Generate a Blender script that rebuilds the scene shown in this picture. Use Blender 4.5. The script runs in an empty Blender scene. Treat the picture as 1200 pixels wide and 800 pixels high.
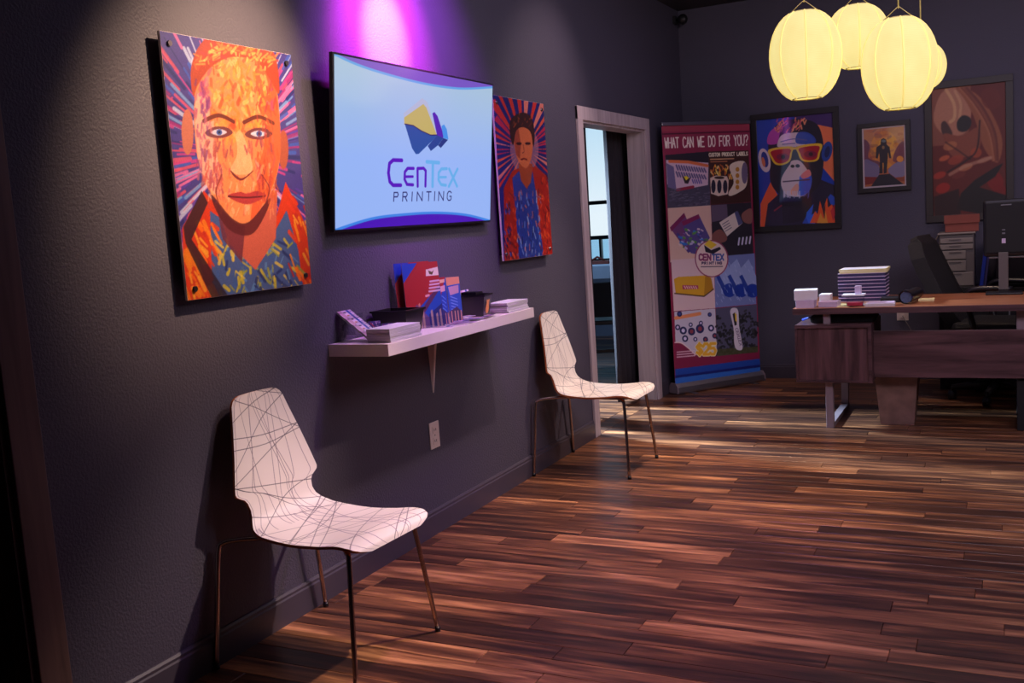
import bpy, bmesh, math, random
import numpy as np
from mathutils import Vector, Matrix

random.seed(7)
rng = np.random.default_rng(11)
S = bpy.context.scene
COL = S.collection

# ------------------------------------------------------------------ camera
YAW, PITCH, ROLL, FPX = 0.46432, 0.11917, -0.06746, 1173.2
CAM = Vector((2.4, 0.0, 1.416))
d_ = Vector((-math.sin(YAW) * math.cos(PITCH), math.cos(YAW) * math.cos(PITCH), -math.sin(PITCH)))
r_ = Vector((math.cos(YAW), math.sin(YAW), 0))
u_ = r_.cross(d_)
r2 = math.cos(ROLL) * r_ + math.sin(ROLL) * u_
u2 = -math.sin(ROLL) * r_ + math.cos(ROLL) * u_
cd = bpy.data.cameras.new('camera')
cam = bpy.data.objects.new('camera', cd)
COL.objects.link(cam)
cam.matrix_world = Matrix(((r2.x, u2.x, -d_.x, CAM.x), (r2.y, u2.y, -d_.y, CAM.y), (r2.z, u2.z, -d_.z, CAM.z), (0, 0, 0, 1)))
cd.sensor_width = 36.0
cd.sensor_fit = 'HORIZONTAL'
cd.lens = 36.0 * FPX / 1200.0
cd.clip_start = 0.05
S.camera = cam

# ------------------------------------------------------------------ world, lights, exposure
S.view_settings.view_transform = 'Standard'
S.view_settings.look = 'None'
S.view_settings.exposure = 0.0
S.view_settings.gamma = 1.0
W = bpy.data.worlds.new('world')
S.world = W
W.use_nodes = True
_nt = W.node_tree
_bg = _nt.nodes['Background']
_tc = _nt.nodes.new('ShaderNodeTexCoord')
_sp = _nt.nodes.new('ShaderNodeSeparateXYZ')
_cr = _nt.nodes.new('ShaderNodeValToRGB')
_cr.color_ramp.elements[0].position = 0.0
_cr.color_ramp.elements[0].color = (0.80, 0.92, 1.0, 1)
_cr.color_ramp.elements[1].position = 0.16
_cr.color_ramp.elements[1].color = (0.30, 0.62, 0.88, 1)
_nt.links.new(_tc.outputs['Generated'], _sp.inputs[0])
_nt.links.new(_sp.outputs['Z'], _cr.inputs[0])
_nt.links.new(_cr.outputs[0], _bg.inputs[0])
_bg.inputs[1].default_value = 1.1


def aim(o, target):
    v = Vector(target) - o.location
    o.rotation_euler = v.to_track_quat('-Z', 'Y').to_euler()


def spot(name, loc, tgt, col, power, ang, blend=1.0, rad=0.05):
    l = bpy.data.lights.new(name, 'SPOT')
    l.energy = power
    l.color = col
    l.spot_size = math.radians(ang)
    l.spot_blend = blend
    l.shadow_soft_size = rad
    o = bpy.data.objects.new(name, l)
    COL.objects.link(o)
    o.location = loc
    aim(o, tgt)
    return o


def area(name, loc, tgt, col, power, sx, sy):
    l = bpy.data.lights.new(name, 'AREA')
    l.shape = 'RECTANGLE'
    l.size, l.size_y = sx, sy
    l.energy = power
    l.color = col
    o = bpy.data.objects.new(name, l)
    COL.objects.link(o)
    o.location = loc
    aim(o, tgt)
    return o


WARM = (1.0, 0.66, 0.42)
spot('pink_core_spot', (0.75, 3.74, 2.93), (0.0, 3.77, 2.24), (1.0, 0.46, 1.0), 850, 25, 1.0, 0.03)
spot('magenta_spot', (0.75, 3.72, 2.93), (0.0, 3.76, 2.25), (1.0, 0.03, 0.95), 620, 50, 1.0, 0.03)
spot('violet_wash_spot', (0.9, 3.8, 2.93), (0.0, 3.9, 2.15), (0.50, 0.08, 1.0), 300, 74, 1.0, 0.05)
spot('warm_picture_spot', (1.35, 3.3, 2.95), (0.0, 2.72, 1.80), WARM, 520, 38, 1.0, 0.04)
spot('warm_chair_spot', (1.9, 4.0, 2.95), (0.42, 2.74, 0.45), (1.0, 0.76, 0.62), 400, 27, 1.0, 0.04)
spot('warm_shelf_spot', (1.3, 4.3, 2.95), (0.25, 4.0, 1.0), (1.0, 0.76, 0.72), 120, 50, 1.0, 0.04)
spot('warm_door_spot', (1.0, 5.9, 2.95), (0.35, 5.2, 0.5), (1.0, 0.76, 0.64), 210, 44, 1.0, 0.04)
spot('warm_wall_spot', (1.1, 5.7, 2.95), (0.0, 5.5, 2.0), (1.0, 0.74, 0.74), 45, 62, 1.0, 0.05)
spot('warm_desk_spot', (1.9, 6.9, 2.95), (1.9, 6.6, 0.0), (1.0, 0.70, 0.46), 60, 95, 0.8, 0.08)
spot('warm_floor_spot', (0.95, 5.0, 2.95), (1.05, 4.9, 0.0), (1.0, 0.70, 0.50), 215, 54, 1.0, 0.08)
spot('warm_floor_near_spot', (1.2, 3.4, 2.95), (1.0, 3.2, 0.0), (1.0, 0.66, 0.44), 95, 42, 1.0, 0.08)
spot('violet_floor_spot', (1.2, 3.7, 2.95), (0.9, 3.4, 0.0), (0.62, 0.30, 1.0), 150, 66, 1.0, 0.1)
spot('side_room_daylight_fill', (-2.6, 6.95, 2.6), (0.6, 6.6, 0.0), (0.55, 0.76, 1.0), 4200, 50, 0.8, 0.25)  # added unseen spot, stands in for cool daylight falling through the doorway
spot('side_room_spot_far', (-2.2, 8.2, 2.9), (-1.1, 9.3, 0.5), (0.4, 0.62, 1.0), 160, 90, 0.8, 0.2)  # bluish spot aimed towards the side table
area('soft_back_fill', (3.0, 3.6, 2.85), (1.2, 8.2, 1.2), (1.0, 0.86, 1.0), 60, 2.0, 1.0)
area('violet_ceiling_fill', (2.4, 5.2, 2.98), (2.4, 5.2, 0), (0.66, 0.56, 1.0), 30, 3.0, 4.0)

# ------------------------------------------------------------------ helpers: materials
def s2l(c):
    c = np.asarray(c, float) / 255.0
    return np.where(c <= 0.04045, c / 12.92, ((c + 0.055) / 1.055) ** 2.4)


def rgb(*c):
    v = s2l(c)
    return (float(v[0]), float(v[1]), float(v[2]), 1.0)


def pin(b, k, v):
    if k in b.inputs:
        b.inputs[k].default_value = v


def mat(name, col, rough=0.5, metal=0.0, var=0.0, scale=8.0, bump=0.0, bscale=60.0, coat=0.0, spec=None, stretch=(1, 1, 1)):
    m = bpy.data.materials.new(name)
    m.use_nodes = True
    nt = m.node_tree
    b = nt.nodes['Principled BSDF']
    b.inputs['Base Color'].default_value = col
    b.inputs['Roughness'].default_value = rough
    b.inputs['Metallic'].default_value = metal
    if coat:
        pin(b, 'Coat Weight', coat)
        pin(b, 'Coat Roughness', 0.05)
    if spec is not None:
        pin(b, 'Specular IOR Level', spec)
    tc = nt.nodes.new('ShaderNodeTexCoord')
    mp = nt.nodes.new('ShaderNodeMapping')
    mp.inputs['Scale'].default_value = stretch
    nt.links.new(tc.outputs['Object'], mp.inputs[0])
    n = nt.nodes.new('ShaderNodeTexNoise')
    n.inputs['Scale'].default_value = scale
    n.inputs['Detail'].default_value = 5
    nt.links.new(mp.outputs[0], n.inputs['Vector'])
    v = max(var, 0.03)
    mx = nt.nodes.new('ShaderNodeMix')
    mx.data_type = 'RGBA'
    mx.inputs[6].default_value = tuple(max(0, c * (1 - v)) for c in col[:3]) + (1,)
    mx.inputs[7].default_value = tuple(min(1, c * (1 + v)) for c in col[:3]) + (1,)
    nt.links.new(n.outputs[0], mx.inputs[0])
    nt.links.new(mx.outputs[2], b.inputs['Base Color'])
    if bump:
        n2 = nt.nodes.new('ShaderNodeTexNoise')
        n2.inputs['Scale'].default_value = bscale
        n2.inputs['Detail'].default_value = 3
        nt.links.new(mp.outputs[0], n2.inputs['Vector'])
        bp = nt.nodes.new('ShaderNodeBump')
        bp.inputs['Strength'].default_value = bump
        bp.inputs['Distance'].default_value = 0.01
        nt.links.new(n2.outputs[0], bp.inputs['Height'])
        nt.links.new(bp.outputs[0], b.inputs['Normal'])
    return m


def wood(name, dark, light, rough=0.45, scale=6.0, stretch=(1, 12, 12), rings=2.0):
    m = bpy.data.materials.new(name)
    m.use_nodes = True
    nt = m.node_tree
    b = nt.nodes['Principled BSDF']
    tc = nt.nodes.new('ShaderNodeTexCoord')
    mp = nt.nodes.new('ShaderNodeMapping')
    mp.inputs['Scale'].default_value = stretch
    nt.links.new(tc.outputs['Object'], mp.inputs[0])
    n = nt.nodes.new('ShaderNodeTexNoise')
    n.inputs['Scale'].default_value = scale * 0.3
    n.inputs['Detail'].default_value = 8
    n.inputs['Roughness'].default_value = 0.6
    n.inputs['Distortion'].default_value = 0.6
    nt.links.new(mp.outputs[0], n.inputs['Vector'])
    cr = nt.nodes.new('ShaderNodeValToRGB')
    cr.color_ramp.elements[0].position = 0.34
    cr.color_ramp.elements[0].color = dark
    cr.color_ramp.elements[1].position = 0.66
    cr.color_ramp.elements[1].color = light
    nt.links.new(n.outputs[0], cr.inputs[0])
    nt.links.new(cr.outputs[0], b.inputs['Base Color'])
    b.inputs['Roughness'].default_value = rough
    return m


def attr_mat(name, rough=0.5, coat=0.0, emit=0.0, attr='print', spec=0.5):
    m = bpy.data.materials.new(name)
    m.use_nodes = True
    nt = m.node_tree
    b = nt.nodes['Principled BSDF']
    a = nt.nodes.new('ShaderNodeAttribute')
    a.attribute_name = attr
    nt.links.new(a.outputs['Color'], b.inputs['Base Color'])
    b.inputs['Roughness'].default_value = rough
    pin(b, 'Specular IOR Level', spec)
    if coat:
        pin(b, 'Coat Weight', coat)
        pin(b, 'Coat Roughness', 0.04)
    if emit:
        nt.links.new(a.outputs['Color'], b.inputs['Emission Color'])
        b.inputs['Emission Strength'].default_value = emit
        mx = nt.nodes.new('ShaderNodeRGB')
        mx.outputs[0].default_value = (0.01, 0.01, 0.01, 1)
        nt.links.new(mx.outputs[0], b.inputs['Base Color'])
    return m


def emis(name, col, strength):
    m = bpy.data.materials.new(name)
    m.use_nodes = True
    b = m.node_tree.nodes['Principled BSDF']
    b.inputs['Base Color'].default_value = col
    b.inputs['Emission Color'].default_value = col
    b.inputs['Emission Strength'].default_value = strength
    return m


def glass(name, tint=(1, 1, 1, 1), a=0.08):
    m = bpy.data.materials.new(name)
    m.use_nodes = True
    nt = m.node_tree
    nt.nodes.clear()
    o = nt.nodes.new('ShaderNodeOutputMaterial')
    t = nt.nodes.new('ShaderNodeBsdfTransparent')
    t.inputs[0].default_value = tint
    g = nt.nodes.new('ShaderNodeBsdfGlossy')
    g.inputs['Roughness'].default_value = 0.03
    fr = nt.nodes.new('ShaderNodeFresnel')
    fr.inputs[0].default_value = 1.45
    mx = nt.nodes.new('ShaderNodeMixShader')
    ad = nt.nodes.new('ShaderNodeMath')
    ad.operation = 'ADD'
    ad.inputs[1].default_value = a
    nt.links.new(fr.outputs[0], ad.inputs[0])
    ge = nt.nodes.new('ShaderNodeNewGeometry')
    inv = nt.nodes.new('ShaderNodeMath')
    inv.operation = 'SUBTRACT'
    inv.inputs[0].default_value = 1.0
    nt.links.new(ge.outputs['Backfacing'], inv.inputs[1])
    ml = nt.nodes.new('ShaderNodeMath')
    ml.operation = 'MULTIPLY'
    nt.links.new(ad.outputs[0], ml.inputs[0])
    nt.links.new(inv.outputs[0], ml.inputs[1])
    nt.links.new(ml.outputs[0], mx.inputs[0])
    nt.links.new(t.outputs[0], mx.inputs[1])
    nt.links.new(g.outputs[0], mx.inputs[2])
    nt.links.new(mx.outputs[0], o.inputs[0])
    return m


M = {}
M['wall'] = mat('wall_paint', rgb(74, 69, 84), 0.62, var=0.06, scale=1.5, bump=0.32, bscale=110)
M['base'] = mat('baseboard_paint', rgb(70, 63, 74), 0.4)
M['ceil'] = mat('ceiling_paint', rgb(52, 48, 54), 0.8, bump=0.3, bscale=60)
M['casing'] = wood('casing_wood', rgb(176, 156, 158), rgb(206, 188, 190), 0.5, 6, (12, 12, 0.8))
M['dark_casing'] = wood('dark_casing_wood', rgb(92, 68, 62), rgb(122, 92, 84), 0.5, 6, (12, 12, 0.8))
M['white'] = mat('white_laminate', rgb(225, 208, 205), 0.45)
M['paper'] = mat('white_paper', rgb(225, 215, 222), 0.7, var=0.05, scale=40)
M['paper_edge'] = mat('cut_paper_edges', rgb(200, 190, 195), 0.8, var=0.25, scale=60, stretch=(0.2, 0.2, 12))
M['black'] = mat('black_plastic', rgb(22, 20, 24), 0.35)
M['blackmatte'] = mat('black_matte', rgb(18, 16, 20), 0.75)
M['mesh'] = mat('black_chair_mesh', rgb(26, 24, 28), 0.6, bump=0.5, bscale=300)
M['chrome'] = mat('brushed_chrome', rgb(190, 175, 165), 0.22, 1.0)
M['alu'] = mat('aluminium', rgb(150, 146, 155), 0.35, 0.9)
M['screw'] = mat('steel_cap', rgb(120, 110, 110), 0.3, 1.0)
M['plywood'] = wood('plywood_edge', rgb(170, 82, 40), rgb(205, 115, 62), 0.5, 10, (3, 3, 30))
M['desk'] = wood('desk_laminate', rgb(58, 38, 42), rgb(104, 72, 76), 0.4, 7, (0.9, 10, 10))
M['deskv'] = wood('desk_laminate_upright', rgb(58, 38, 42), rgb(108, 74, 78), 0.4, 7, (10, 10, 0.9))
M['desktop'] = wood('desk_top_laminate', rgb(112, 62, 40), rgb(168, 100, 62), 0.35, 7, (0.9, 12, 12))
M['metal_leg'] = mat('painted_leg', rgb(150, 132, 140), 0.4, 0.2)
M['bin'] = mat('marbled_bin', rgb(128, 96, 88), 0.5, var=0.6, scale=12)
M['cord'] = mat('lamp_cord', rgb(200, 180, 110), 0.6)
M['frame'] = mat('black_frame', rgb(34, 28, 28), 0.45)
M['frame_brown'] = mat('brown_frame', rgb(46, 36, 32), 0.5)
M['mat_white'] = mat('picture_mat', rgb(210, 190, 190), 0.7)
M['curtain'] = mat('curtain_cloth', rgb(40, 34, 42), 0.85, var=0.2, scale=30, bump=0.3, bscale=300)
M['glass'] = glass('window_glass')
M['clear'] = glass('clear_acrylic', (0.93, 0.93, 0.96, 1), 0.1)
M['plank'] = None
M['beige'] = mat('beige_plastic', rgb(124, 114, 108), 0.5)
M['beige2'] = mat('beige_drawer_plastic', rgb(96, 88, 86), 0.5)
M['brownbox'] = mat('red_brown_card', rgb(128, 62, 50), 0.7, var=0.2)
M['blue'] = mat('blue_plastic', rgb(28, 50, 150), 0.4)
M['navy'] = mat('navy_cover', rgb(52, 46, 92), 0.5)
M['cream'] = mat('cream_paper', rgb(235, 220, 160), 0.7)
M['lilac'] = mat('lilac_card', rgb(205, 180, 210), 0.6, var=0.1, scale=50)
M['red'] = mat('red_card', rgb(165, 34, 60), 0.5)
M['greyroad'] = mat('grey_building', rgb(130, 140, 160), 0.9, var=0.3, scale=1.2)
M['sideroom'] = mat('side_room_paint', rgb(110, 115, 130), 0.7)
M['sill'] = mat('pale_table', rgb(190, 205, 220), 0.5)
M['outlet'] = mat('outlet_plastic', rgb(225, 205, 195), 0.4)
M['hole'] = mat('outlet_slot', rgb(30, 25, 25), 0.6)
M['print'] = attr_mat('printed_panel', 0.35, 0.25)
M['print_glass'] = attr_mat('print_behind_glass', 0.5, 1.0)
M['print_matte'] = attr_mat('banner_vinyl', 0.55, 0.0)
M['print_card'] = attr_mat('glossy_card_print', 0.4, 0.3)
M['chairtop'] = attr_mat('line_patterned_laminate', 0.35, 0.15)
M['screen'] = attr_mat('television_screen', 0.12, 0.0, 1.0, spec=0.4)

# ------------------------------------------------------------------ helpers: geometry
def bm_box(bm, x0, x1, y0, y1, z0, z1, bev=0.0, mi=0):
    mt = Matrix.Translation(((x0 + x1) / 2, (y0 + y1) / 2, (z0 + z1) / 2)) @ Matrix.Diagonal((abs(x1 - x0), abs(y1 - y0), abs(z1 - z0), 1))
    g = bmesh.ops.create_cube(bm, size=1.0, matrix=mt)
    vs = g['verts']
    fs = set(f for v in vs for f in v.link_faces)
    for f in fs:
        f.material_index = mi
    if bev:
        es = list(set(e for v in vs for e in v.link_edges))
        r = bmesh.ops.bevel(bm, geom=es, offset=bev, segments=2, affect='EDGES', profile=0.5)
        for f in r['faces']:
            f.material_index = mi


def bm_tube(bm, pts, rad, n=10, mi=0, caps=True):
    pts = [Vector(p) for p in pts]
    rads = rad if isinstance(rad, (list, tuple)) else [rad] * len(pts)
    rings = []
    prev = None
    for i, p in enumerate(pts):
        if i == 0:
            t = pts[1] - p
        elif i == len(pts) - 1:
            t = p - pts[i - 1]
        else:
            t = (pts[i + 1] - p).normalized() + (p - pts[i - 1]).normalized()
        t.normalize()
        if prev is None:
            a = Vector((0, 0, 1)) if abs(t.z) < 0.9 else Vector((1, 0, 0))
            x = t.cross(a).normalized()
        else:
            x = (prev - t * prev.dot(t)).normalized()
        prev = x
        y = t.cross(x)
        rings.append([bm.verts.new(p + rads[i] * (math.cos(k * 2 * math.pi / n) * x + math.sin(k * 2 * math.pi / n) * y)) for k in range(n)])
    for a, b in zip(rings, rings[1:]):
        for k in range(n):
            f = bm.faces.new((a[k], a[(k + 1) % n], b[(k + 1) % n], b[k]))
            f.material_index = mi
            f.smooth = True
    if caps:
        for rg, fl in ((rings[0], True), (rings[-1], False)):
            f = bm.faces.new(list(reversed(rg)) if fl else rg)
            f.material_index = mi


def bm_lathe(bm, prof, c=(0, 0, 0), n=24, mi=0, smooth=True):
    rings = []
    for rr, z in prof:
        rings.append([bm.verts.new((c[0] + rr * math.cos(k * 2 * math.pi / n), c[1] + rr * math.sin(k * 2 * math.pi / n), c[2] + z)) for k in range(n)])
    for a, b in zip(rings, rings[1:]):
        for k in range(n):
            f = bm.faces.new((a[k], a[(k + 1) % n], b[(k + 1) % n], b[k]))
            f.material_index = mi
            f.smooth = smooth
    for rg in (rings[0], rings[-1]):
        try:
            bm.faces.new(rg).material_index = mi
        except Exception:
            pass


def bm_prism(bm, poly, axis, a, b, mi=0):
    """poly: 2D outline; extruded along axis ('x','y','z') from a to b"""
    def mk(p, t):
        return {'x': (t, p[0], p[1]), 'y': (p[0], t, p[1]), 'z': (p[0], p[1], t)}[axis]
    A = [bm.verts.new(mk(p, a)) for p in poly]
    B = [bm.verts.new(mk(p, b)) for p in poly]
    n = len(poly)
    for k in range(n):
        bm.faces.new((A[k], A[(k + 1) % n], B[(k + 1) % n], B[k])).material_index = mi
    bm.faces.new(A).material_index = mi
    bm.faces.new(list(reversed(B))).material_index = mi


def obj(name, bm, m, parent=None, loc=None, rot=None):
    bmesh.ops.recalc_face_normals(bm, faces=bm.faces)
    me = bpy.data.meshes.new(name)
    bm.to_mesh(me)
    bm.free()
    for k in (m if isinstance(m, (list, tuple)) else [m]):
        me.materials.append(k)
    o = bpy.data.objects.new(name, me)
    COL.objects.link(o)
    if parent:
        o.parent = parent
    if loc:
        o.location = loc
    if rot:
        o.rotation_euler = rot
    return o


def tag(o, label, cat, group=None, kind=None):
    o['label'] = label
    o['category'] = cat
    if group:
        o['group'] = group
    if kind:
        o['kind'] = kind
    return o


def thing(name, label, cat, loc=(0, 0, 0), rz=0.0, group=None):
    o = bpy.data.objects.new(name, None)
    COL.objects.link(o)
    o.location = loc
    o.rotation_euler = (0, 0, rz)
    o.empty_display_size = 0.05
    return tag(o, label, cat, group)


def struct(name, bm, m, parent=None):
    o = obj(name, bm, m, parent)
    if not parent:
        o['kind'] = 'structure'
    return o


def box(name, dims, m, parent=None, bev=0.0, loc=None, rot=None):
    bm = bmesh.new()
    bm_box(bm, *dims, bev=bev)
    return obj(name, bm, m, parent, loc, rot)


def dup(root, loc=None, rz=None, label=None, group=None):
    r = root.copy()
    COL.objects.link(r)
    if loc is not None:
        r.location = loc
    if rz is not None:
        r.rotation_euler = (0, 0, rz)
    if label:
        r['label'] = label
    if group:
        r['group'] = group
    for ch in list(root.children):
        c = ch.copy()
        COL.objects.link(c)
        c.parent = r
        for g in ch.children:
            e = g.copy()
            COL.objects.link(e)
            e.parent = c
    return r


def project(p):
    v = Vector(p) - CAM
    z = v.dot(d_)
    if z < 0.1:
        return None
    return 600 + FPX * v.dot(r2) / z, 400 - FPX * v.dot(u2) / z


# ------------------------------------------------------------------ helpers: flat print painter
def homog(src, dst):
    A = []
    for (x, y), (u, v) in zip(src, dst):
        A.append([x, y, 1, 0, 0, 0, -u * x, -u * y, -u])
        A.append([0, 0, 0, x, y, 1, -v * x, -v * y, -v])
    _, _, Vt = np.linalg.svd(np.array(A, float))
    return Vt[-1].reshape(3, 3)


def smooth_loop(pts, k=6, closed=True):
    P = [np.array(p, float) for p in pts]
    n = len(P)
    out = []
    rngi = range(n) if closed else range(n - 1)
    for i in rngi:
        if closed:
            p0, p1, p2, p3 = P[i - 1], P[i], P[(i + 1) % n], P[(i + 2) % n]
        else:
            p0, p1, p2, p3 = P[max(i - 1, 0)], P[i], P[i + 1], P[min(i + 2, n - 1)]
        for j in range(k):
            t = j / k
            out.append(0.5 * ((2 * p1) + (-p0 + p2) * t + (2 * p0 - 5 * p1 + 4 * p2 - p3) * t * t + (-p0 + 3 * p1 - 3 * p2 + p3) * t ** 3))
    if not closed:
        out.append(P[-1])
    return [tuple(p) for p in out]


class Canvas:
    """flat print rasterised to a vertex-coloured grid; coordinates given through a homography"""
    def __init__(self, w, h, corners, bg):
        self.w, self.h = w, h
        self.A = np.zeros((h, w, 3)) + np.array(bg, float)
        self.H = homog(corners, [(0, 0), (w - 1, 0), (w - 1, h - 1), (0, h - 1)])
        c = np.array(corners, float)
        pw = (np.linalg.norm(c[1] - c[0]) + np.linalg.norm(c[2] - c[3])) / 2
        ph = (np.linalg.norm(c[3] - c[0]) + np.linalg.norm(c[2] - c[1])) / 2
        self.sc = math.sqrt(w / pw * h / ph)

    def T(self, pts):
        p = np.c_[np.array(pts, float), np.ones(len(pts))] @ self.H.T
        return p[:, :2] / p[:, 2:]

    def _put(self, x0, x1, y0, y1, m, col):
        R = self.A[y0:y1, x0:x1]
        c = np.array(col, float)
        R += (c - R) * m[..., None]

    def poly(self, pts, col, a=1.0, sm=False):
        if sm:
            pts = smooth_loop(pts)
        q = self.T(pts)
        x0, y0 = np.maximum(np.floor(q.min(0)).astype(int) - 1, 0)
        x1, y1 = np.minimum(np.ceil(q.max(0)).astype(int) + 2, [self.w, self.h])
        if x1 <= x0 or y1 <= y0:
            return
        cov = np.zeros((y1 - y0, x1 - x0))
        for ox, oy in ((-.25, -.25), (.25, -.25), (-.25, .25), (.25, .25)):
            X, Y = np.meshgrid(np.arange(x0, x1) + ox, np.arange(y0, y1) + oy)
            ins = np.zeros(X.shape, bool)
            for i in range(len(q)):
                xa, ya = q[i]
                xb, yb = q[i - 1]
                if ya == yb:
                    continue
                c = ((ya > Y) != (yb > Y)) & (X < (xb - xa) * (Y - ya) / (yb - ya) + xa)
                ins ^= c
            cov += ins * 0.25
        self._put(x0, x1, y0, y1, cov * a, col)

    def ell(self, c, rx, ry, col, a=1.0, rot=0.0):
        pts = []
        for k in range(28):
            t = k * 2 * math.pi / 28
            x, y = rx * math.cos(t), ry * math.sin(t)
            pts.append((c[0] + x * math.cos(rot) - y * math.sin(rot), c[1] + x * math.sin(rot) + y * math.cos(rot)))
        self.poly(pts, col, a)

    def line(self, pts, w, col, a=1.0, sm=False):
        if sm:
            pts = smooth_loop(pts, 5, False)
        q = self.T(pts)
        w = w * self.sc / 2
        x0, y0 = np.maximum(np.floor(q.min(0) - w).astype(int) - 1, 0)
        x1, y1 = np.minimum(np.ceil(q.max(0) + w).astype(int) + 2, [self.w, self.h])
        if x1 <= x0 or y1 <= y0:
            return
        X, Y = np.meshgrid(np.arange(x0, x1), np.arange(y0, y1))
        D = np.full(X.shape, 1e9)
        for p, r in zip(q, q[1:]):
            v = r - p
            L = max(v @ v, 1e-9)
            t = np.clip(((X - p[0]) * v[0] + (Y - p[1]) * v[1]) / L, 0, 1)
            D = np.minimum(D, np.hypot(X - p[0] - t * v[0], Y - p[1] - t * v[1]))
        self._put(x0, x1, y0, y1, np.clip(w - D + 0.5, 0, 1) * a, col)

    def text(self, s, tl, tr, h, w, col, gap=0.25):
        """stroke lettering from point tl along to tr, height vector h (dx,dy)"""
        n = len(s)
        tl, tr, h = np.array(tl, float), np.array(tr, float), np.array(h, float)
        adv = (tr - tl) / (n - gap * 0.5)
        for i, ch in enumerate(s):
            for st in GLYPH.get(ch, []):
                pts = [tuple(tl + adv * (i + x * (1 - gap)) + h * y) for x, y in st]
                self.line(pts, w, col)

    def grain(self, amt):
        self.A *= 1 + amt * (rng.random((self.h, self.w, 1)) - 0.5)

    def mesh(self, name, w, h, m, parent, mtx, gain=1.0, blur=0):
        A = self.A
        for _ in range(blur):
            A = (A + np.roll(A, 1, 0) + np.roll(A, -1, 0) + np.roll(A, 1, 1) + np.roll(A, -1, 1)) / 5
        nx, ny = self.w, self.h
        X, Y = np.meshgrid(np.linspace(0, w, nx), np.linspace(h, 0, ny))
        co = np.stack([X, Y, np.zeros_like(X)], -1).reshape(-1, 3)
        return grid_mesh(name, co, nx, ny, np.clip(s2l(np.clip(A, 0, 255)) * gain, 0, 1).reshape(-1, 3), m, parent, mtx)


def grid_mesh(name, co, nx, ny, colr, m, parent, mtx=None, attr='print'):
    me = bpy.data.meshes.new(name)
    me.vertices.add(nx * ny)
    me.vertices.foreach_set('co', co.ravel().astype(np.float32))
    i = np.arange((ny - 1) * (nx - 1))
    r, c = i // (nx - 1), i % (nx - 1)
    a = r * nx + c
    q = np.stack([a + nx, a + nx + 1, a + 1, a], -1)
    me.loops.add(q.size)
    me.loops.foreach_set('vertex_index', q.ravel().astype(np.int32))
    me.polygons.add(len(q))
    me.polygons.foreach_set('loop_start', (np.arange(len(q)) * 4).astype(np.int32))
    me.update(calc_edges=True)
    at = me.color_attributes.new(attr, 'FLOAT_COLOR', 'POINT')
    at.data.foreach_set('color', np.c_[colr, np.ones(len(colr))].ravel().astype(np.float32))
    me.materials.append(m)
    o = bpy.data.objects.new(name, me)
    COL.objects.link(o)
    if parent:
        o.parent = parent
    if mtx is not None:
        o.matrix_local = mtx
    return o


def crop(x0, y0, s):
    return lambda *pts: [(x0 + x / s, y0 + y / s) for x, y in pts]


def face_mtx(origin, xdir, ydir):
    x, y = Vector(xdir).normalized(), Vector(ydir).normalized()
    z = x.cross(y)
    return Matrix(((x.x, y.x, z.x, origin[0]), (x.y, y.y, z.y, origin[1]), (x.z, y.z, z.z, origin[2]), (0, 0, 0, 1)))


GLYPH = {
    'A': [[(0, 1), (.5, 0), (1, 1)], [(.2, .62), (.8, .62)]],
    'B': [[(0, 0), (0, 1), (.8, 1), (1, .75), (.8, .5), (0, .5)], [(0, 0), (.75, 0), (.9, .25), (.75, .5)]],
    'C': [[(1, .15), (.7, 0), (.3, 0), (0, .25), (0, .75), (.3, 1), (.7, 1), (1, .85)]],
    'D': [[(0, 0), (0, 1), (.6, 1), (1, .7), (1, .3), (.6, 0), (0, 0)]],
    'E': [[(1, 0), (0, 0), (0, 1), (1, 1)], [(0, .5), (.8, .5)]],
    'F': [[(1, 0), (0, 0), (0, 1)], [(0, .5), (.8, .5)]],
    'G': [[(1, .15), (.7, 0), (.3, 0), (0, .25), (0, .75), (.3, 1), (.8, 1), (1, .85), (1, .55), (.6, .55)]],
    'H': [[(0, 0), (0, 1)], [(1, 0), (1, 1)], [(0, .5), (1, .5)]],
    'I': [[(.5, 0), (.5, 1)]],
    'L': [[(0, 0), (0, 1), (1, 1)]],
    'M': [[(0, 1), (0, 0), (.5, .6), (1, 0), (1, 1)]],
    'N': [[(0, 1), (0, 0), (1, 1), (1, 0)]],
    'O': [[(.3, 0), (.7, 0), (1, .25), (1, .75), (.7, 1), (.3, 1), (0, .75), (0, .25), (.3, 0)]],
    'P': [[(0, 1), (0, 0), (.8, 0), (1, .25), (.8, .5), (0, .5)]],
    'R': [[(0, 1), (0, 0), (.8, 0), (1, .25), (.8, .5), (0, .5)], [(.5, .5), (1, 1)]],
    'S': [[(1, .12), (.7, 0), (.3, 0), (0, .22), (.25, .48), (.75, .52), (1, .78), (.7, 1), (.3, 1), (0, .88)]],
    'T': [[(0, 0), (1, 0)], [(.5, 0), (.5, 1)]],
    'U': [[(0, 0), (0, .75), (.3, 1), (.7, 1), (1, .75), (1, 0)]],
    'V': [[(0, 0), (.5, 1), (1, 0)]],
    'W': [[(0, 0), (.25, 1), (.5, .35), (.75, 1), (1, 0)]],
    'X': [[(0, 0), (1, 1)], [(1, 0), (0, 1)]],
    'Y': [[(0, 0), (.5, .5), (1, 0)], [(.5, .5), (.5, 1)]],
    '?': [[(0, .2), (.25, 0), (.75, 0), (1, .2), (.9, .4), (.5, .55), (.5, .7)], [(.5, .95), (.5, 1)]],
    '$': [[(1, .2), (.7, .1), (.3, .1), (0, .28), (.25, .48), (.75, .52), (1, .75), (.7, .92), (.3, .92), (0, .8)], [(.5, -.05), (.5, 1.05)]],
    '2': [[(0, .25), (.25, 0), (.75, 0), (1, .25), (.9, .5), (0, 1), (1, 1)]],
    '5': [[(1, 0), (.1, 0), (0, .45), (.7, .42), (1, .68), (.75, 1), (.25, 1), (0, .88)]],
}

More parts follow.
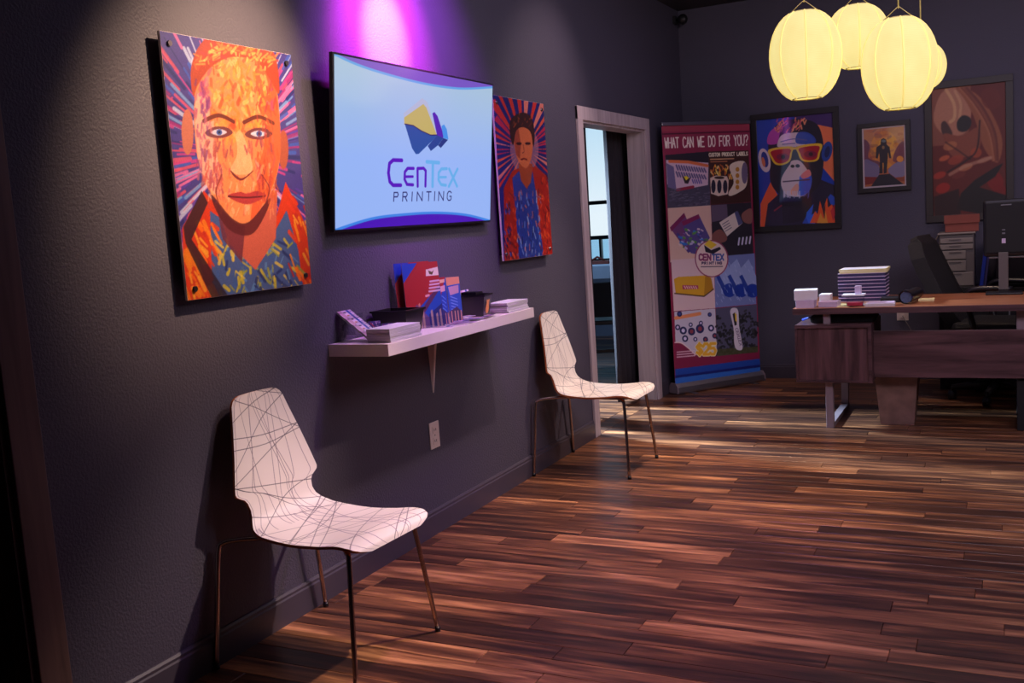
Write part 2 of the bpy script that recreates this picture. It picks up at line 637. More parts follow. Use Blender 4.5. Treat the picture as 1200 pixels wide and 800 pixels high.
# ================================================================== SETTING
XR, YB, YF, ZC = 5.6, 8.2, -1.6, 3.02
T = 0.12
bm = bmesh.new()
bm_box(bm, -5.0, XR + T, YF - T, 11.2, -0.12, -0.014)
floor = struct('floor', bm, mat('subfloor', rgb(30, 22, 20), 0.9))


def plank_material():
    m = bpy.data.materials.new('walnut_plank')
    m.use_nodes = True
    nt = m.node_tree
    b = nt.nodes['Principled BSDF']
    L = nt.links.new
    geo = nt.nodes.new('ShaderNodeNewGeometry')
    at = nt.nodes.new('ShaderNodeAttribute')
    at.attribute_name = 'tone'
    sc = nt.nodes.new('ShaderNodeVectorMath')
    sc.operation = 'MULTIPLY'
    sc.inputs[1].default_value = (1.15, 15.0, 1.0)
    L(geo.outputs['Position'], sc.inputs[0])
    of = nt.nodes.new('ShaderNodeVectorMath')
    of.operation = 'MULTIPLY_ADD'
    of.inputs[1].default_value = (40, 40, 40)
    L(at.outputs['Color'], of.inputs[0])
    L(sc.outputs[0], of.inputs[2])
    n = nt.nodes.new('ShaderNodeTexNoise')
    n.inputs['Scale'].default_value = 1.6
    n.inputs['Detail'].default_value = 6
    n.inputs['Roughness'].default_value = 0.55
    n.inputs['Distortion'].default_value = 0.5
    L(of.outputs[0], n.inputs['Vector'])
    n2 = nt.nodes.new('ShaderNodeTexNoise')
    n2.inputs['Scale'].default_value = 9
    n2.inputs['Detail'].default_value = 4
    L(of.outputs[0], n2.inputs['Vector'])
    sep = nt.nodes.new('ShaderNodeSeparateColor')
    L(at.outputs['Color'], sep.inputs[0])
    a1 = nt.nodes.new('ShaderNodeMath')
    a1.operation = 'MULTIPLY_ADD'
    a1.inputs[1].default_value = 0.22
    L(sep.outputs[0], a1.inputs[0])
    L(n.outputs[0], a1.inputs[2])
    a2 = nt.nodes.new('ShaderNodeMath')
    a2.operation = 'MULTIPLY_ADD'
    a2.inputs[1].default_value = 0.14
    L(n2.outputs[0], a2.inputs[0])
    L(a1.outputs[0], a2.inputs[2])
    cr = nt.nodes.new('ShaderNodeValToRGB')
    e = cr.color_ramp.elements
    e[0].position = 0.50
    e[0].color = rgb(50, 30, 24)
    e[1].position = 0.94
    e[1].color = rgb(206, 144, 96)
    k = e.new(0.66)
    k.color = rgb(88, 54, 38)
    k = e.new(0.80)
    k.color = rgb(142, 92, 60)
    L(a2.outputs[0], cr.inputs[0])
    L(cr.outputs[0], b.inputs['Base Color'])
    rr = nt.nodes.new('ShaderNodeMapRange')
    rr.inputs[3].default_value = 0.24
    rr.inputs[4].default_value = 0.40
    L(n2.outputs[0], rr.inputs[0])
    L(rr.outputs[0], b.inputs['Roughness'])
    bp = nt.nodes.new('ShaderNodeBump')
    bp.inputs['Strength'].default_value = 0.12
    bp.inputs['Distance'].default_value = 0.003
    L(n2.outputs[0], bp.inputs['Height'])
    L(bp.outputs[0], b.inputs['Normal'])
    return m


M['plank'] = plank_material()
PW = 0.1


def plank_geo(x0, x1, y0, y1):
    g, z, b = 0.0007, 0.0, 0.0015
    X0, X1, Y0, Y1 = x0 + g, x1 - g, y0 + g, y1 - g
    v = [(X0, Y0, -.014), (X1, Y0, -.014), (X1, Y1, -.014), (X0, Y1, -.014),
         (X0, Y0, z - b), (X1, Y0, z - b), (X1, Y1, z - b), (X0, Y1, z - b),
         (X0 + b, Y0 + b, z), (X1 - b, Y0 + b, z), (X1 - b, Y1 - b, z), (X0 + b, Y1 - b, z)]
    f = [(8, 9, 10, 11)]
    for a, c in ((0, 4), (4, 8)):
        for k in range(4):
            f.append((a + k, a + (k + 1) % 4, c + (k + 1) % 4, c + k))
    return v, f


def plank_mesh(rects):
    V, F, Cc = [], [], []
    for rc in rects:
        v, f = plank_geo(*rc)
        o = len(V)
        V += v
        F += [tuple(i + o for i in q) for q in f]
        t = (random.random(), random.random(), random.random(), 1)
        Cc += [t] * len(v)
    me = bpy.data.meshes.new('floor_plank')
    me.from_pydata(V, [], F)
    at = me.color_attributes.new('tone', 'FLOAT_COLOR', 'POINT')
    at.data.foreach_set('color', np.array(Cc, np.float32).ravel())
    me.materials.append(M['plank'])
    return me


vis, rest = [], []
y = YF
while y < YB - 0.001:
    y1 = min(y + PW, YB)
    x = 0.002 - random.random() * 1.1
    while x < XR:
        L_ = random.uniform(0.75, 1.35)
        a, b_ = max(x, 0.002), min(x + L_, XR - 0.002)
        x += L_
        if b_ - a < 0.05:
            continue
        inside = False
        if y > 1.0:
            for k in range(9):
                p = project((a + (b_ - a) * k / 8, (y + y1) / 2, 0))
                if p and -5 < p[0] < 1205 and -5 < p[1] < 805:
                    inside = True
        (vis if inside else rest).append((a, b_, y, y1))
    y = y1
vis.sort(key=lambda r: r[2])
rest += vis[296:]
for rc in vis[:296]:
    o = bpy.data.objects.new('floor_plank', plank_mesh([rc]))
    COL.objects.link(o)
    o.parent = floor
y = 5.0
while y < 11:
    x = -5 + random.random() * -1
    while x < -T:
        L_ = random.uniform(0.75, 1.35)
        a, b_ = max(x, -5), min(x + L_, -T - 0.002)
        x += L_
        if b_ - a > 0.05:
            rest.append((a, b_, y, y + PW))
    y += PW
y = 5.96
while y < 7.18:
    rest.append((-T, 0.002, y, min(y + PW, 7.18)))
    y += PW
o = bpy.data.objects.new('floor_planks', plank_mesh(rest))
COL.objects.link(o)
o.parent = floor
o['kind'] = 'stuff'

D1a, D1b, DH = 0.85, 1.745, 2.02
D2a, D2b = 5.955, 7.19
# left wall with its two doorways
bm = bmesh.new()
for y0, y1, z0, z1 in ((YF, D1a, 0, ZC), (D1a, D1b, DH, ZC), (D1b, D2a, 0, ZC), (D2a, D2b, DH, ZC), (D2b, 11.0, 0, ZC)):
    bm_box(bm, -T, 0, y0, y1, z0 if z0 else -0.014, z1)
struct('wall_left', bm, M['wall'])
bm = bmesh.new()
bm_box(bm, 0.0, XR, YB, YB + T, -0.014, ZC)
struct('wall_back', bm, M['wall'])
bm = bmesh.new()
bm_box(bm, XR, XR + T, YF, YB, -0.014, ZC)
struct('wall_right', bm, M['wall'])
bm = bmesh.new()
bm_box(bm, -T, XR, YF - T, YF, -0.014, ZC)
struct('wall_front', bm, M['wall'])
bm = bmesh.new()
bm_box(bm, -5.2, XR + T, YF - T, 11.2, ZC, ZC + 0.1)
struct('ceiling', bm, M['ceil'])


def baseboard(name, axis, a, b, wall, sgn):
    h, t = 0.115, 0.014
    prof = [(0, 0.0), (t, 0.0), (t, h * 0.8), (t * 0.75, h * 0.85), (t * 0.75, h * 0.93), (t * 0.35, h), (0, h)]
    bm = bmesh.new()
    if axis == 'y':
        bm_prism(bm, [(wall + sgn * p[0], p[1]) for p in prof], 'y', a, b)
    else:
        bm_prism(bm, [(wall + sgn * p[0], p[1]) for p in prof], 'x', a, b)
    struct(name, bm, M['base'])


baseboard('baseboard_left', 'y', D1b + 0.1, D2a - 0.085, 0, 1)
baseboard('baseboard_left_far', 'y', D2b + 0.09, YB, 0, 1)
baseboard('baseboard_back', 'x', 0.015, XR, YB, -1)
baseboard('baseboard_right', 'y', YF, YB, XR, -1)


def door_frame(name, ya, yb, zt, m, cw, ct=0.018):
    root = bpy.data.objects.new(name, None)
    COL.objects.link(root)
    root['kind'] = 'structure'
    for y0, y1 in ((ya - cw, ya + 0.004), (yb - 0.004, yb + cw)):
        bm = bmesh.new()
        bm_box(bm, 0.0005, ct, y0, y1, 0.0, zt + cw, 0.003)
        obj('casing', bm, m, root)
    bm = bmesh.new()
    bm_box(bm, 0.0005, ct + 0.001, ya - cw, yb + cw, zt - 0.004, zt + cw, 0.003)
    obj('head_casing', bm, m, root)
    for y0, y1 in ((ya - 0.0005, ya + 0.018), (yb - 0.018, yb + 0.0005)):
        bm = bmesh.new()
        bm_box(bm, -T - 0.01, 0.0, y0, y1, 0.0, zt)
        obj('jamb', bm, m, root)
    bm = bmesh.new()
    bm_box(bm, -T - 0.01, 0.0, ya, yb, zt - 0.018, zt)
    obj('head_jamb', bm, m, root)
    return root


door_frame('door_1', D1a, D1b, DH, M['dark_casing'], 0.095)
door_frame('door_2', D2a, D2b, DH, M['casing'], 0.08)
# dark closet behind the near doorway
bm = bmesh.new()
bm_box(bm, -1.5, -1.4, 0.4, 2.2, 0, ZC)
bm_box(bm, -1.4, -T, 0.4, 0.5, 0, ZC)
bm_box(bm, -1.4, -T, 2.1, 2.2, 0, ZC)
bm_box(bm, -1.4, -T, 0.5, 2.1, ZC - 0.1, ZC)
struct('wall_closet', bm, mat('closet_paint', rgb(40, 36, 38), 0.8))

# side room with its window
WX0, WX1, WZ0, WZ1 = -3.6, -1.25, 0.85, 2.75
bm = bmesh.new()
bm_box(bm, -5.0, -T, 11.0, 11.15, WZ1, ZC)
bm_box(bm, -5.0, -T, 11.0, 11.15, -0.014, WZ0)
bm_box(bm, -5.0, WX0, 11.0, 11.15, WZ0, WZ1)
bm_box(bm, WX1, -T, 11.0, 11.15, WZ0, WZ1)
struct('wall_side_room_far', bm, M['sideroom'])
bm = bmesh.new()
bm_box(bm, -5.1, -5.0, 4.9, 11.15, -0.014, ZC)
struct('wall_side_room_left', bm, M['sideroom'])
bm = bmesh.new()
bm_box(bm, -5.0, -T, 4.9, 5.0, -0.014, ZC)
struct('wall_side_room_near', bm, M['sideroom'])
win = bpy.data.objects.new('window_1', None)
COL.objects.link(win)
win['kind'] = 'structure'
bm = bmesh.new()
for dims in ((WX0, WX1, 11.0, 11.12, WZ0, WZ0 + 0.06), (WX0, WX1, 11.0, 11.12, WZ1 - 0.06, WZ1), (WX0, WX0 + 0.06, 11.0, 11.12, WZ0, WZ1), (WX1 - 0.06, WX1, 11.0, 11.12, WZ0, WZ1)):
    bm_box(bm, *dims)
obj('window_frame', bm, M['black'], win)
for zz in (1.159, 1.565):
    box('window_rail', (WX0 + .06, WX1 - .06, 11.03, 11.09, zz - 0.022, zz + 0.022), M['black'], win)
box('mullion', (-1.90, -1.875, 11.03, 11.09, WZ0 + .06, 1.137), M['black'], win)
for z0, z1 in ((WZ0 + .06, 1.137), (1.181, 1.543), (1.587, WZ1 - .06)):
    box('pane', (WX0 + .06, WX1 - .06, 11.055, 11.061, z0, z1), M['glass'], win)
bm = bmesh.new()
bm_box(bm, -40, 20, 11.3, 60, -0.3, -0.1)
struct('floor_outside', bm, mat('pale_pavement', rgb(235, 235, 238), 0.9, var=0.1, scale=0.6))
t = thing('building', 'pale grey building seen through the side room window', 'building', (-5.5, 22, -0.1))
box('wall', (0.0, 5.5, 0, 3, 0, 2.28), M['greyroad'], t)
box('roof_edge', (-.1, 5.6, -0.1, 3.1, 2.281, 2.34), M['sill'], t)
# table and chair in the side room
t = thing('side_table', 'pale table in the blue-lit side room, seen through the doorway', 'table', (-1.25, 9.5, 0))
box('tabletop', (-0.9, 0.8, -0.35, 0.4, 0.80, 0.93), M['sill'], t, 0.004)
for sx in (-0.85, 0.75):
    for sy in (-0.3, 0.33):
        box('leg', (sx - .025, sx + .025, sy - .025, sy + .025, 0, 0.798), M['black'], t)
t = thing('wooden_tray', 'small brown tray lying on the pale table in the side room', 'tray', (-1.30, 9.5, 0.9305))
box('tray_base', (-.12, .12, -.08, .08, 0, 0.03), M['brownbox'], t)
bm = bmesh.new()
bm_tube(bm, [(-0.1, 0, 0.03), (-0.03, 0, 0.07), (0.05, 0, 0.03)], 0.012, 6)
obj('handle', bm, M['brownbox'], t)
t = thing('side_chair', 'dark chair in front of the pale table in the side room', 'chair', (-0.95, 8.45, 0), 0.3)
for sx in (-.21, .21):
    for sy, zt in ((-.2, 0.84), (.2, 0.44)):
        box('leg', (sx - .02, sx + .02, sy - .02, sy + .02, 0, zt), M['black'], t)
box('seat', (-.24, .24, -.22, .24, .45, .49), M['black'], t, 0.01)
box('backrest', (-.185, .185, -.215, -.185, .52, .83), M['blackmatte'], t, 0.01)
box('stretcher', (-.19, .19, -.21, -.19, .2, .23), M['black'], t)

# curtains hanging inside the doorway
def curtain(parent, ya, yb, folds):
    bm = bmesh.new()
    n = folds * 12
    rows = []
    for zi in range(9):
        z = 0.03 + 2.28 * zi / 8
        row = []
        for k in range(n + 1):
            s_ = k / n
            amp = 0.02 + 0.012 * (1 - zi / 8)
            row.append(bm.verts.new((-0.21 + amp * math.sin(s_ * 2 * math.pi * folds + 0.2 * zi), ya + (yb - ya) * s_ + 0.004 * math.sin(zi * 1.3 + k), z)))
        rows.append(row)
    for a, b in zip(rows, rows[1:]):
        for k in range(n):
            bm.faces.new((a[k], a[k + 1], b[k + 1], b[k])).smooth = True
    o = obj('curtain_cloth', bm, M['curtain'], parent)
    md = o.modifiers.new('thick', 'SOLIDIFY')
    md.thickness = 0.004


t = thing('door_curtain', 'black pleated curtain drawn to the right inside the doorway', 'curtain', (0, 0, 0))
curtain(t, 6.90, 7.50, 6)
bm = bmesh.new()
bm_tube(bm, [(-0.21, 5.8, 2.33), (-0.21, 7.6, 2.33)], 0.012, 8)
obj('curtain_rod', bm, M['black'], t)
for yy in (5.82, 7.38):
    box('rod_bracket', (-0.21, -T, yy - .01, yy + .01, 2.32, 2.34), M['black'], t)
t = thing('narrow_curtain', 'narrow black curtain edge at the left side of the doorway view', 'curtain', (0, 0, 0))
curtain(t, 6.22, 6.50, 3)

# ================================================================== CHAIRS
prof = smooth_loop([(.032, .890), (.048, .80), (.075, .69), (.102, .585), (.118, .525), (.140, .483), (.18, .456), (.25, .444), (.36, .438), (.47, .443), (.55, .451), (.60, .448), (.630, .436), (.642, .418)], 40, False)
P = np.array(prof)
P[:, 0] *= 0.925
seg = np.r_[0, np.cumsum(np.hypot(*np.diff(P, axis=0).T))]
NS, NT = 560, 212
ss = np.linspace(0, seg[-1], NS)
PX, PZ = np.interp(ss, seg, P[:, 0]), np.interp(ss, seg, P[:, 1])
tx, tz = np.gradient(PX), np.gradient(PZ)
tl_ = np.hypot(tx, tz)
tx, tz = tx / tl_, tz / tl_
nxn, nzn = -tz, tx            # normal towards the sitter / up
hwk = [(0, .082), (.006, .102), (.016, .116), (.032, .126), (.30, .203), (.318, .207), (.328, .203), (.336, .19), (.346, .172), (.36, .162), (.385, .157), (.41, .163), (.43, .176), (.455, .193), (.50, .207), (.60, .213), (.80, .219), (.86, .218), (.885, .208), (.90, .188), (.912, .15), (.92, .11)]
smax = seg[-1]
HW = np.interp(ss * .915 / smax, [k[0] for k in hwk], [k[1] for k in hwk])
tt = np.linspace(-1, 1, NT)


def shell_grid(off):
    curv = 0.016 * np.exp(-((ss - 0.15) / 0.22) ** 2)
    X = (PX + nxn * off)[:, None] + (curv[:, None] * tt[None, :] ** 2)
    Z = (PZ + nzn * off)[:, None] + 0 * tt[None, :]
    Yy = HW[:, None] * tt[None, :]
    return np.stack([X, Yy, Z], -1)


cv = Canvas(NT, NS, [(-1, 0), (1, 0), (1, 1), (-1, 1)], (236, 224, 214))
cv.sc = 1.0
WD = 1.05
rl = random.Random(5)
dark = (44, 34, 46)
for k in range(13):   # long lines down the back
    x0 = rl.uniform(-.95, .95)
    x1 = x0 + rl.uniform(-.75, .75)
    cv.line([(x0, 0), ((x0 + x1) / 2 + rl.uniform(-.12, .12), .27), (x1, .55)], WD, (92, 72, 84), 0.85, sm=True)
for k in range(13):   # across the back
    y0 = rl.uniform(0, .5)
    y1 = y0 + rl.uniform(-.26, .26)
    cv.line([(-1.05, y0), (0, (y0 + y1) / 2 + rl.uniform(-.04, .04)), (1.05, y1)], WD * 1.15, dark, 0.9, sm=True)
for k in range(14):   # across the seat
    y0 = rl.uniform(.5, 1)
    y1 = y0 + rl.uniform(-.32, .32)
    cv.line([(-1.05, y0), (0, (y0 + y1) / 2 + rl.uniform(-.03, .03)), (1.05, y1)], WD * 1.15, dark, 0.9, sm=True)
for k in range(9):
    x0 = rl.uniform(-.95, .95)
    x1 = x0 + rl.uniform(-.9, .9)
    cv.line([(x0, .5), ((x0 + x1) / 2, .75), (x1, 1)], WD, (74, 52, 84), 0.85, sm=True)
shell_col = s2l(cv.A).reshape(-1, 3)


def make_chair(label):
    t = thing('visitor_chair', label, 'chair')
    g = shell_grid(0.0)
    grid_mesh('seat_shell', g[:, ::-1].reshape(-1, 3), NT, NS, shell_col, M['chairtop'], t)
    # plywood core under the laminate
    st = 4
    A = shell_grid(-0.0006)[::st][:, ::5]
    B = shell_grid(-0.010)[::st][:, ::5]
    bm = bmesh.new()
    va = [[bm.verts.new(p) for p in r] for r in A.tolist()]
    vb = [[bm.verts.new(p) for p in r] for r in B.tolist()]
    R, Cn = len(va), len(va[0])
    for v, _ in ((va, 0), (vb, 1)):
        for i in range(R - 1):
            for j in range(Cn - 1):
                bm.faces.new((v[i][j], v[i][j + 1], v[i + 1][j + 1], v[i + 1][j])).smooth = True
    for i in range(R - 1):
        for j in (0, Cn - 1):
            bm.faces.new((va[i][j], va[i + 1][j], vb[i + 1][j], vb[i][j]))
    for j in range(Cn - 1):
        for i in (0, R - 1):
            bm.faces.new((va[i][j], va[i][j + 1], vb[i][j + 1], vb[i][j]))
    o = obj('plywood_core', bm, M['plywood'], t)
    o['label'] = 'orange-brown plywood edge and underside'
    for sg in (-1, 1):
        bm = bmesh.new()
        bm_tube(bm, smooth_loop([(.018, sg * .285, .012), (.024, sg * .262, .20), (.030, sg * .238, .385), (.040, sg * .226, .415), (.075, sg * .205, .424), (.16, sg * .165, .427), (.30, sg * .13, .424)], 5, False), 0.0085, 10)
        leg = obj('leg', bm, M['chrome'], t)
        bm = bmesh.new()
        bm_tube(bm, [(.018, sg * .285, 0.0), (.018, sg * .285, .016)], 0.0105, 10)
        obj('foot_cap', bm, M['black'], leg)
        bm = bmesh.new()
        bm_tube(bm, smooth_loop([(.562, sg * .235, .012), (.548, sg * .207, .21), (.533, sg * .18, .395), (.522, sg * .172, .413), (.50, sg * .16, .424), (.45, sg * .14, .422), (.32, sg * .12, .420)], 5, False), 0.0085, 10)
        leg = obj('leg', bm, M['chrome'], t)
        bm = bmesh.new()
        bm_tube(bm, [(.562, sg * .235, 0.0), (.562, sg * .235, .016)], 0.0105, 10)
        obj('foot_cap', bm, M['black'], leg)
    box('mounting_plate', (.27, .35, -.14, .14, .412, .428), M['alu'], t)
    return t


ch = make_chair('white chair with black scribble lines under the big portrait, nearest the camera')
ch.location = (0.014, 2.675, 0)
ch.rotation_euler = (0, 0, math.radians(-2.5))
dup(ch, (0.004, 5.195, 0), 0.0, 'white chair with black scribble lines beside the doorway, beyond the wall shelf')

# ================================================================== WALL PANELS
YZ = lambda o_: face_mtx(o_, (0, 1, 0), (0, 0, 1))     # faces +x, picture-left = -y


def bust_panel(name, label, y0, y1, z0, z1, cvs, gain):
    t = thing(name, label, 'wall art', (0.0, (y0 + y1) / 2, z0))
    hw = (y1 - y0) / 2
    box('panel', (0.028, 0.038, -hw, hw, 0, z1 - z0), M['white'], t, 0.001)
    cvs.mesh('print', y1 - y0 - 0.002, z1 - z0 - 0.002, M['print'], t, YZ((0.0384, -hw + 0.001, 0.001)), gain)
    for yy in (-hw + .035, hw - .035):
        for zz in (.035, z1 - z0 - .035):
            bm = bmesh.new()
            bm_tube(bm, [(0.0005, yy, zz), (0.045, yy, zz)], 0.009, 12)
            obj('standoff_bolt', bm, M['screw'], t)
    return t


# --- large portrait: a plain generic pop-art head on radiating strokes
K = crop(160, 0, 505 / 240)
c1 = K((66, 75), (385, 135), (432, 703), (130, 741))
cv = Canvas(230, 330, c1, (70, 60, 140))
pal_cool = [(196, 60, 140), (230, 110, 170), (90, 60, 170), (60, 90, 190), (120, 160, 220), (190, 200, 235), (150, 40, 120), (210, 80, 110), (40, 40, 110)]
r = random.Random(3)
cx, cy = 250, 380
for k in range(620):
    a = r.uniform(0, 2 * math.pi)
    q0 = r.uniform(60, 330)
    q1 = q0 + r.uniform(20, 110)
    ca, sa = math.cos(a), math.sin(a)
    ring = 0 if sa < -0.2 else 1
    pl = pal_cool[:3] + pal_cool[6:9] + pal_cool[3:4] if abs(sa) < .35 and r.random() < .6 else pal_cool
    cv.line(K((cx + q0 * ca, cy + q0 * sa * 1.1), (cx + q1 * ca, cy + q1 * sa * 1.1)), r.uniform(1.2, 4.5), r.choice(pl), 0.85)
# coat and shirt
cv.poly(K((118, 560), (170, 470), (215, 520), (270, 640), (330, 600), (370, 450), (420, 560), (440, 760), (120, 760)), (205, 56, 28))
cv.poly(K((185, 520), (240, 560), (290, 650), (350, 560), (372, 520), (400, 620), (412, 720), (190, 745)), (70, 90, 150))
for k in range(150):
    x, y = r.uniform(195, 400), r.uniform(590, 740)
    cv.line(K((x, y), (x + r.uniform(-12, 22), y + r.uniform(8, 26))), r.uniform(1.5, 4), r.choice([(196, 176, 50), (150, 150, 60), (60, 90, 160), (90, 130, 190), (220, 190, 80), (40, 50, 110)]), 0.85)
for k in range(90):
    s = r.random()
    x, y = (r.uniform(120, 200), r.uniform(540, 730)) if s < .55 else (r.uniform(375, 430), r.uniform(480, 710))
    cv.line(K((x, y), (x + r.uniform(5, 18), y + r.uniform(10, 40))), r.uniform(2, 5), r.choice([(236, 130, 30), (240, 160, 50), (220, 60, 30), (190, 40, 36), (245, 110, 24)]), 0.85)
cv.poly(K((120, 560), (165, 470), (180, 500), (140, 590), (230, 735), (190, 740), (125, 600)), (40, 24, 40), .8)
# neck
cv.poly(K((195, 480), (350, 470), (345, 590), (295, 668), (230, 600)), (196, 92, 76))
cv.poly(K((200, 500), (270, 560), (262, 650), (215, 590)), (110, 44, 60), .85)
# ears and head
cv.ell(K((132, 325))[0], 7, 27, (190, 110, 90))
cv.ell(K((365, 370))[0], 6, 23, (170, 80, 60))
head = [(150, 230), (150, 165), (185, 105), (235, 92), (290, 100), (330, 140), (350, 220), (358, 330), (352, 420), (322, 500), (275, 552), (240, 545), (190, 480), (158, 400), (148, 300)]
cv.poly(K(*head), (226, 134, 84), sm=True)
cv.poly(K((300, 130), (335, 170), (352, 250), (357, 380), (330, 480), (285, 545), (300, 440), (320, 330), (300, 220)), (214, 88, 50), .85, sm=True)
cv.poly(K((152, 240), (190, 250), (200, 360), (215, 470), (185, 470), (158, 400)), (236, 172, 152), .9, sm=True)
# brush patches on the brow and cheeks
for k in range(260):
    a, q = r.uniform(0, 6.28), math.sqrt(r.random())
    x, y = 252 + 90 * q * math.cos(a), 230 + 120 * q * math.sin(a)
    w_ = (x - 160) / 190
    ch_ = [(244, 160, 60), (236, 120, 40), (214, 70, 40), (240, 190, 110)] if 0.15 < w_ < .9 else [(200, 70, 110), (160, 60, 130), (224, 120, 130)]
    cv.line(K((x, y), (x + r.uniform(-10, 10), y + r.uniform(-22, 22))), r.uniform(1.5, 5), r.choice(ch_), 0.55)
for k in range(150):
    x, y = r.uniform(175, 345), r.uniform(380, 520)
    cv.line(K((x, y), (x + r.uniform(-8, 8), y + r.uniform(6, 24))), r.uniform(1.2, 3.6), r.choice([(238, 170, 120), (206, 92, 80), (226, 120, 60), (180, 70, 90), (244, 190, 150)]), 0.5)
# swept copper hair
hairp = [(146, 235), (142, 165), (172, 100), (235, 80), (300, 88), (346, 135), (356, 230), (330, 190), (300, 150), (240, 140), (190, 165), (160, 205)]
cv.poly(K(*hairp), (170, 66, 36), sm=True)
for k in range(120):
    x = r.uniform(150, 345)
    y = 105 + abs(x - 245) * .45 + r.uniform(-14, 26)
    cv.line(K((x, y), (x + r.uniform(-16, 22), y + r.uniform(-16, 8))), r.uniform(1.2, 3.2), r.choice([(240, 150, 60), (250, 196, 100), (220, 70, 40), (190, 60, 60), (244, 170, 80), (236, 120, 60)]), 0.7)
# generic features
for ex, ey in ((208, 326), (305, 330)):
    cv.poly(K((ex - 34, ey), (ex - 10, ey - 14), (ex + 20, ey - 12), (ex + 34, ey + 2), (ex + 10, ey + 14), (ex - 20, ey + 12)), (96, 40, 56), .85, sm=True)
    cv.poly(K((ex - 20, ey), (ex, ey - 8), (ex + 20, ey), (ex, ey + 8)), (200, 196, 220), sm=True)
    cv.ell(K((ex + 1, ey))[0], 3.4, 3.4, (60, 90, 170))
    cv.ell(K((ex + 1, ey))[0], 1.4, 1.4, (20, 14, 30))
    cv.line(K((ex - 36, ey - 28), (ex, ey - 42), (ex + 36, ey - 26)), 4.2, (96, 36, 30), .9, sm=True)
cv.poly(K((250, 330), (266, 330), (290, 415), (262, 432), (236, 420), (252, 380)), (240, 176, 130), .8, sm=True)
cv.poly(K((236, 420), (262, 440), (292, 420), (280, 434), (262, 446), (244, 436)), (110, 36, 40), .9, sm=True)
cv.poly(K((228, 484), (258, 474), (275, 478), (300, 472), (322, 484), (275, 505)), (176, 56, 60), sm=True)
cv.line(K((230, 485), (275, 488), (320, 485)), 1.4, (80, 20, 30), sm=True)
cv.poly(K((190, 480), (240, 540), (280, 548), (330, 490), (320, 530), (285, 580), (235, 570), (200, 520)), (84, 26, 34), .85, sm=True)
for k in range(230):   # darker modelling strokes on the shaded planes
    z_ = r.random()
    if z_ < .35:
        x, y = r.uniform(300, 350), r.uniform(200, 480)
        c_ = r.choice([(176, 64, 44), (150, 44, 60), (196, 84, 40)])
    elif z_ < .6:
        x, y = r.uniform(152, 190), r.uniform(190, 430)
        c_ = r.choice([(150, 60, 110), (110, 50, 120), (200, 110, 130)])
    elif z_ < .8:
        x, y = r.choice([208, 305]) + r.uniform(-36, 36), r.uniform(338, 372)
        c_ = r.choice([(170, 70, 70), (130, 50, 80), (190, 100, 90)])
    else:
        x, y = r.uniform(170, 215), r.uniform(400, 470)
        c_ = r.choice([(190, 80, 70), (160, 66, 90), (206, 100, 80)])
    cv.line(K((x, y), (x + r.uniform(-5, 5), y + r.uniform(6, 26))), r.uniform(1.0, 3.2), c_, .6)
cv.line(K((214, 432), (200, 470), (206, 500)), 1.8, (140, 50, 50), .8, sm=True)
cv.line(K((312, 432), (330, 465), (322, 500)), 1.8, (120, 40, 46), .8, sm=True)
cv.grain(.12)
bust_panel('portrait_panel', 'large pop-art portrait panel with magenta rays and orange coat, left of the television', 2.415, 3.06, 1.233, 2.078, cv, 0.72)

# --- narrow looking portrait right of the television
K = crop(560, 100, 436 / 120)
c2 = K((75, 42), (287, 78), (330, 722), (105, 750))
cv = Canvas(150, 230, c2, (30, 34, 110))
r = random.Random(9)
cx, cy = 205, 260
for k in range(34):
    a = k * 2 * math.pi / 34 + r.uniform(-.04, .04)
    q1 = r.uniform(150, 330)
    ca, sa = math.cos(a), math.sin(a)
    w_ = r.uniform(.03, .07)
    cv.poly(K((cx + 40 * ca, cy + 40 * sa), (cx + q1 * math.cos(a - w_), cy + q1 * 1.1 * math.sin(a - w_)), (cx + q1 * math.cos(a + w_), cy + q1 * 1.1 * math.sin(a + w_))), r.choice([(214, 50, 40), (230, 90, 60), (200, 40, 70), (236, 130, 110)]), .95)
cv.ell(K((205, 260))[0], 17, 28, (236, 150, 140), .5)
cv.poly(K((112, 420), (150, 350), (200, 330), (260, 335), (300, 370), (318, 500), (335, 740), (108, 750)), (176, 34, 22), sm=False)
cv.poly(K((150, 380), (180, 350), (215, 430), (240, 350), (262, 500), (290, 740), (175, 750), (165, 560)), (36, 60, 150))
for k in range(120):
    x, y = r.uniform(170, 275), r.uniform(430, 740)
    cv.line(K((x, y), (x + r.uniform(-3, 6), y + r.uniform(8, 30))), r.uniform(.7, 2), r.choice([(120, 150, 220), (40, 70, 180), (24, 30, 90), (170, 190, 230), (210, 110, 90)]), .8)
for k in range(150):
    s = r.random()
    x, y = (r.uniform(112, 165), r.uniform(400, 740)) if s < .4 else (r.uniform(262, 325), r.uniform(370, 720))
    cv.line(K((x, y), (x + r.uniform(-6, 12), y + r.uniform(5, 22))), r.uniform(.8, 2.4), r.choice([(220, 60, 24), (240, 90, 30), (150, 20, 20), (100, 14, 24), (236, 70, 40)]), .75)
for k in range(30):
    x, y = r.uniform(106, 140), r.uniform(480, 740)
    cv.line(K((x, y), (x + 3, y + 12)), 1.5, r.choice([(20, 40, 120), (40, 90, 190), (14, 14, 50)]), .9)
cv.poly(K((178, 320), (240, 320), (232, 400), (212, 425), (188, 390)), (170, 70, 40))
cv.poly(K((158, 195), (170, 160), (200, 150), (232, 165), (242, 220), (236, 290), (215, 335), (190, 325), (168, 280)), (214, 110, 66), sm=True)
cv.poly(K((158, 195), (180, 170), (190, 240), (185, 300), (168, 280)), (140, 50, 40), .7)
cv.poly(K((146, 215), (144, 150), (170, 120), (210, 112), (240, 140), (250, 200), (244, 250), (232, 190), (200, 170), (170, 185), (158, 240)), (58, 26, 26), sm=True)
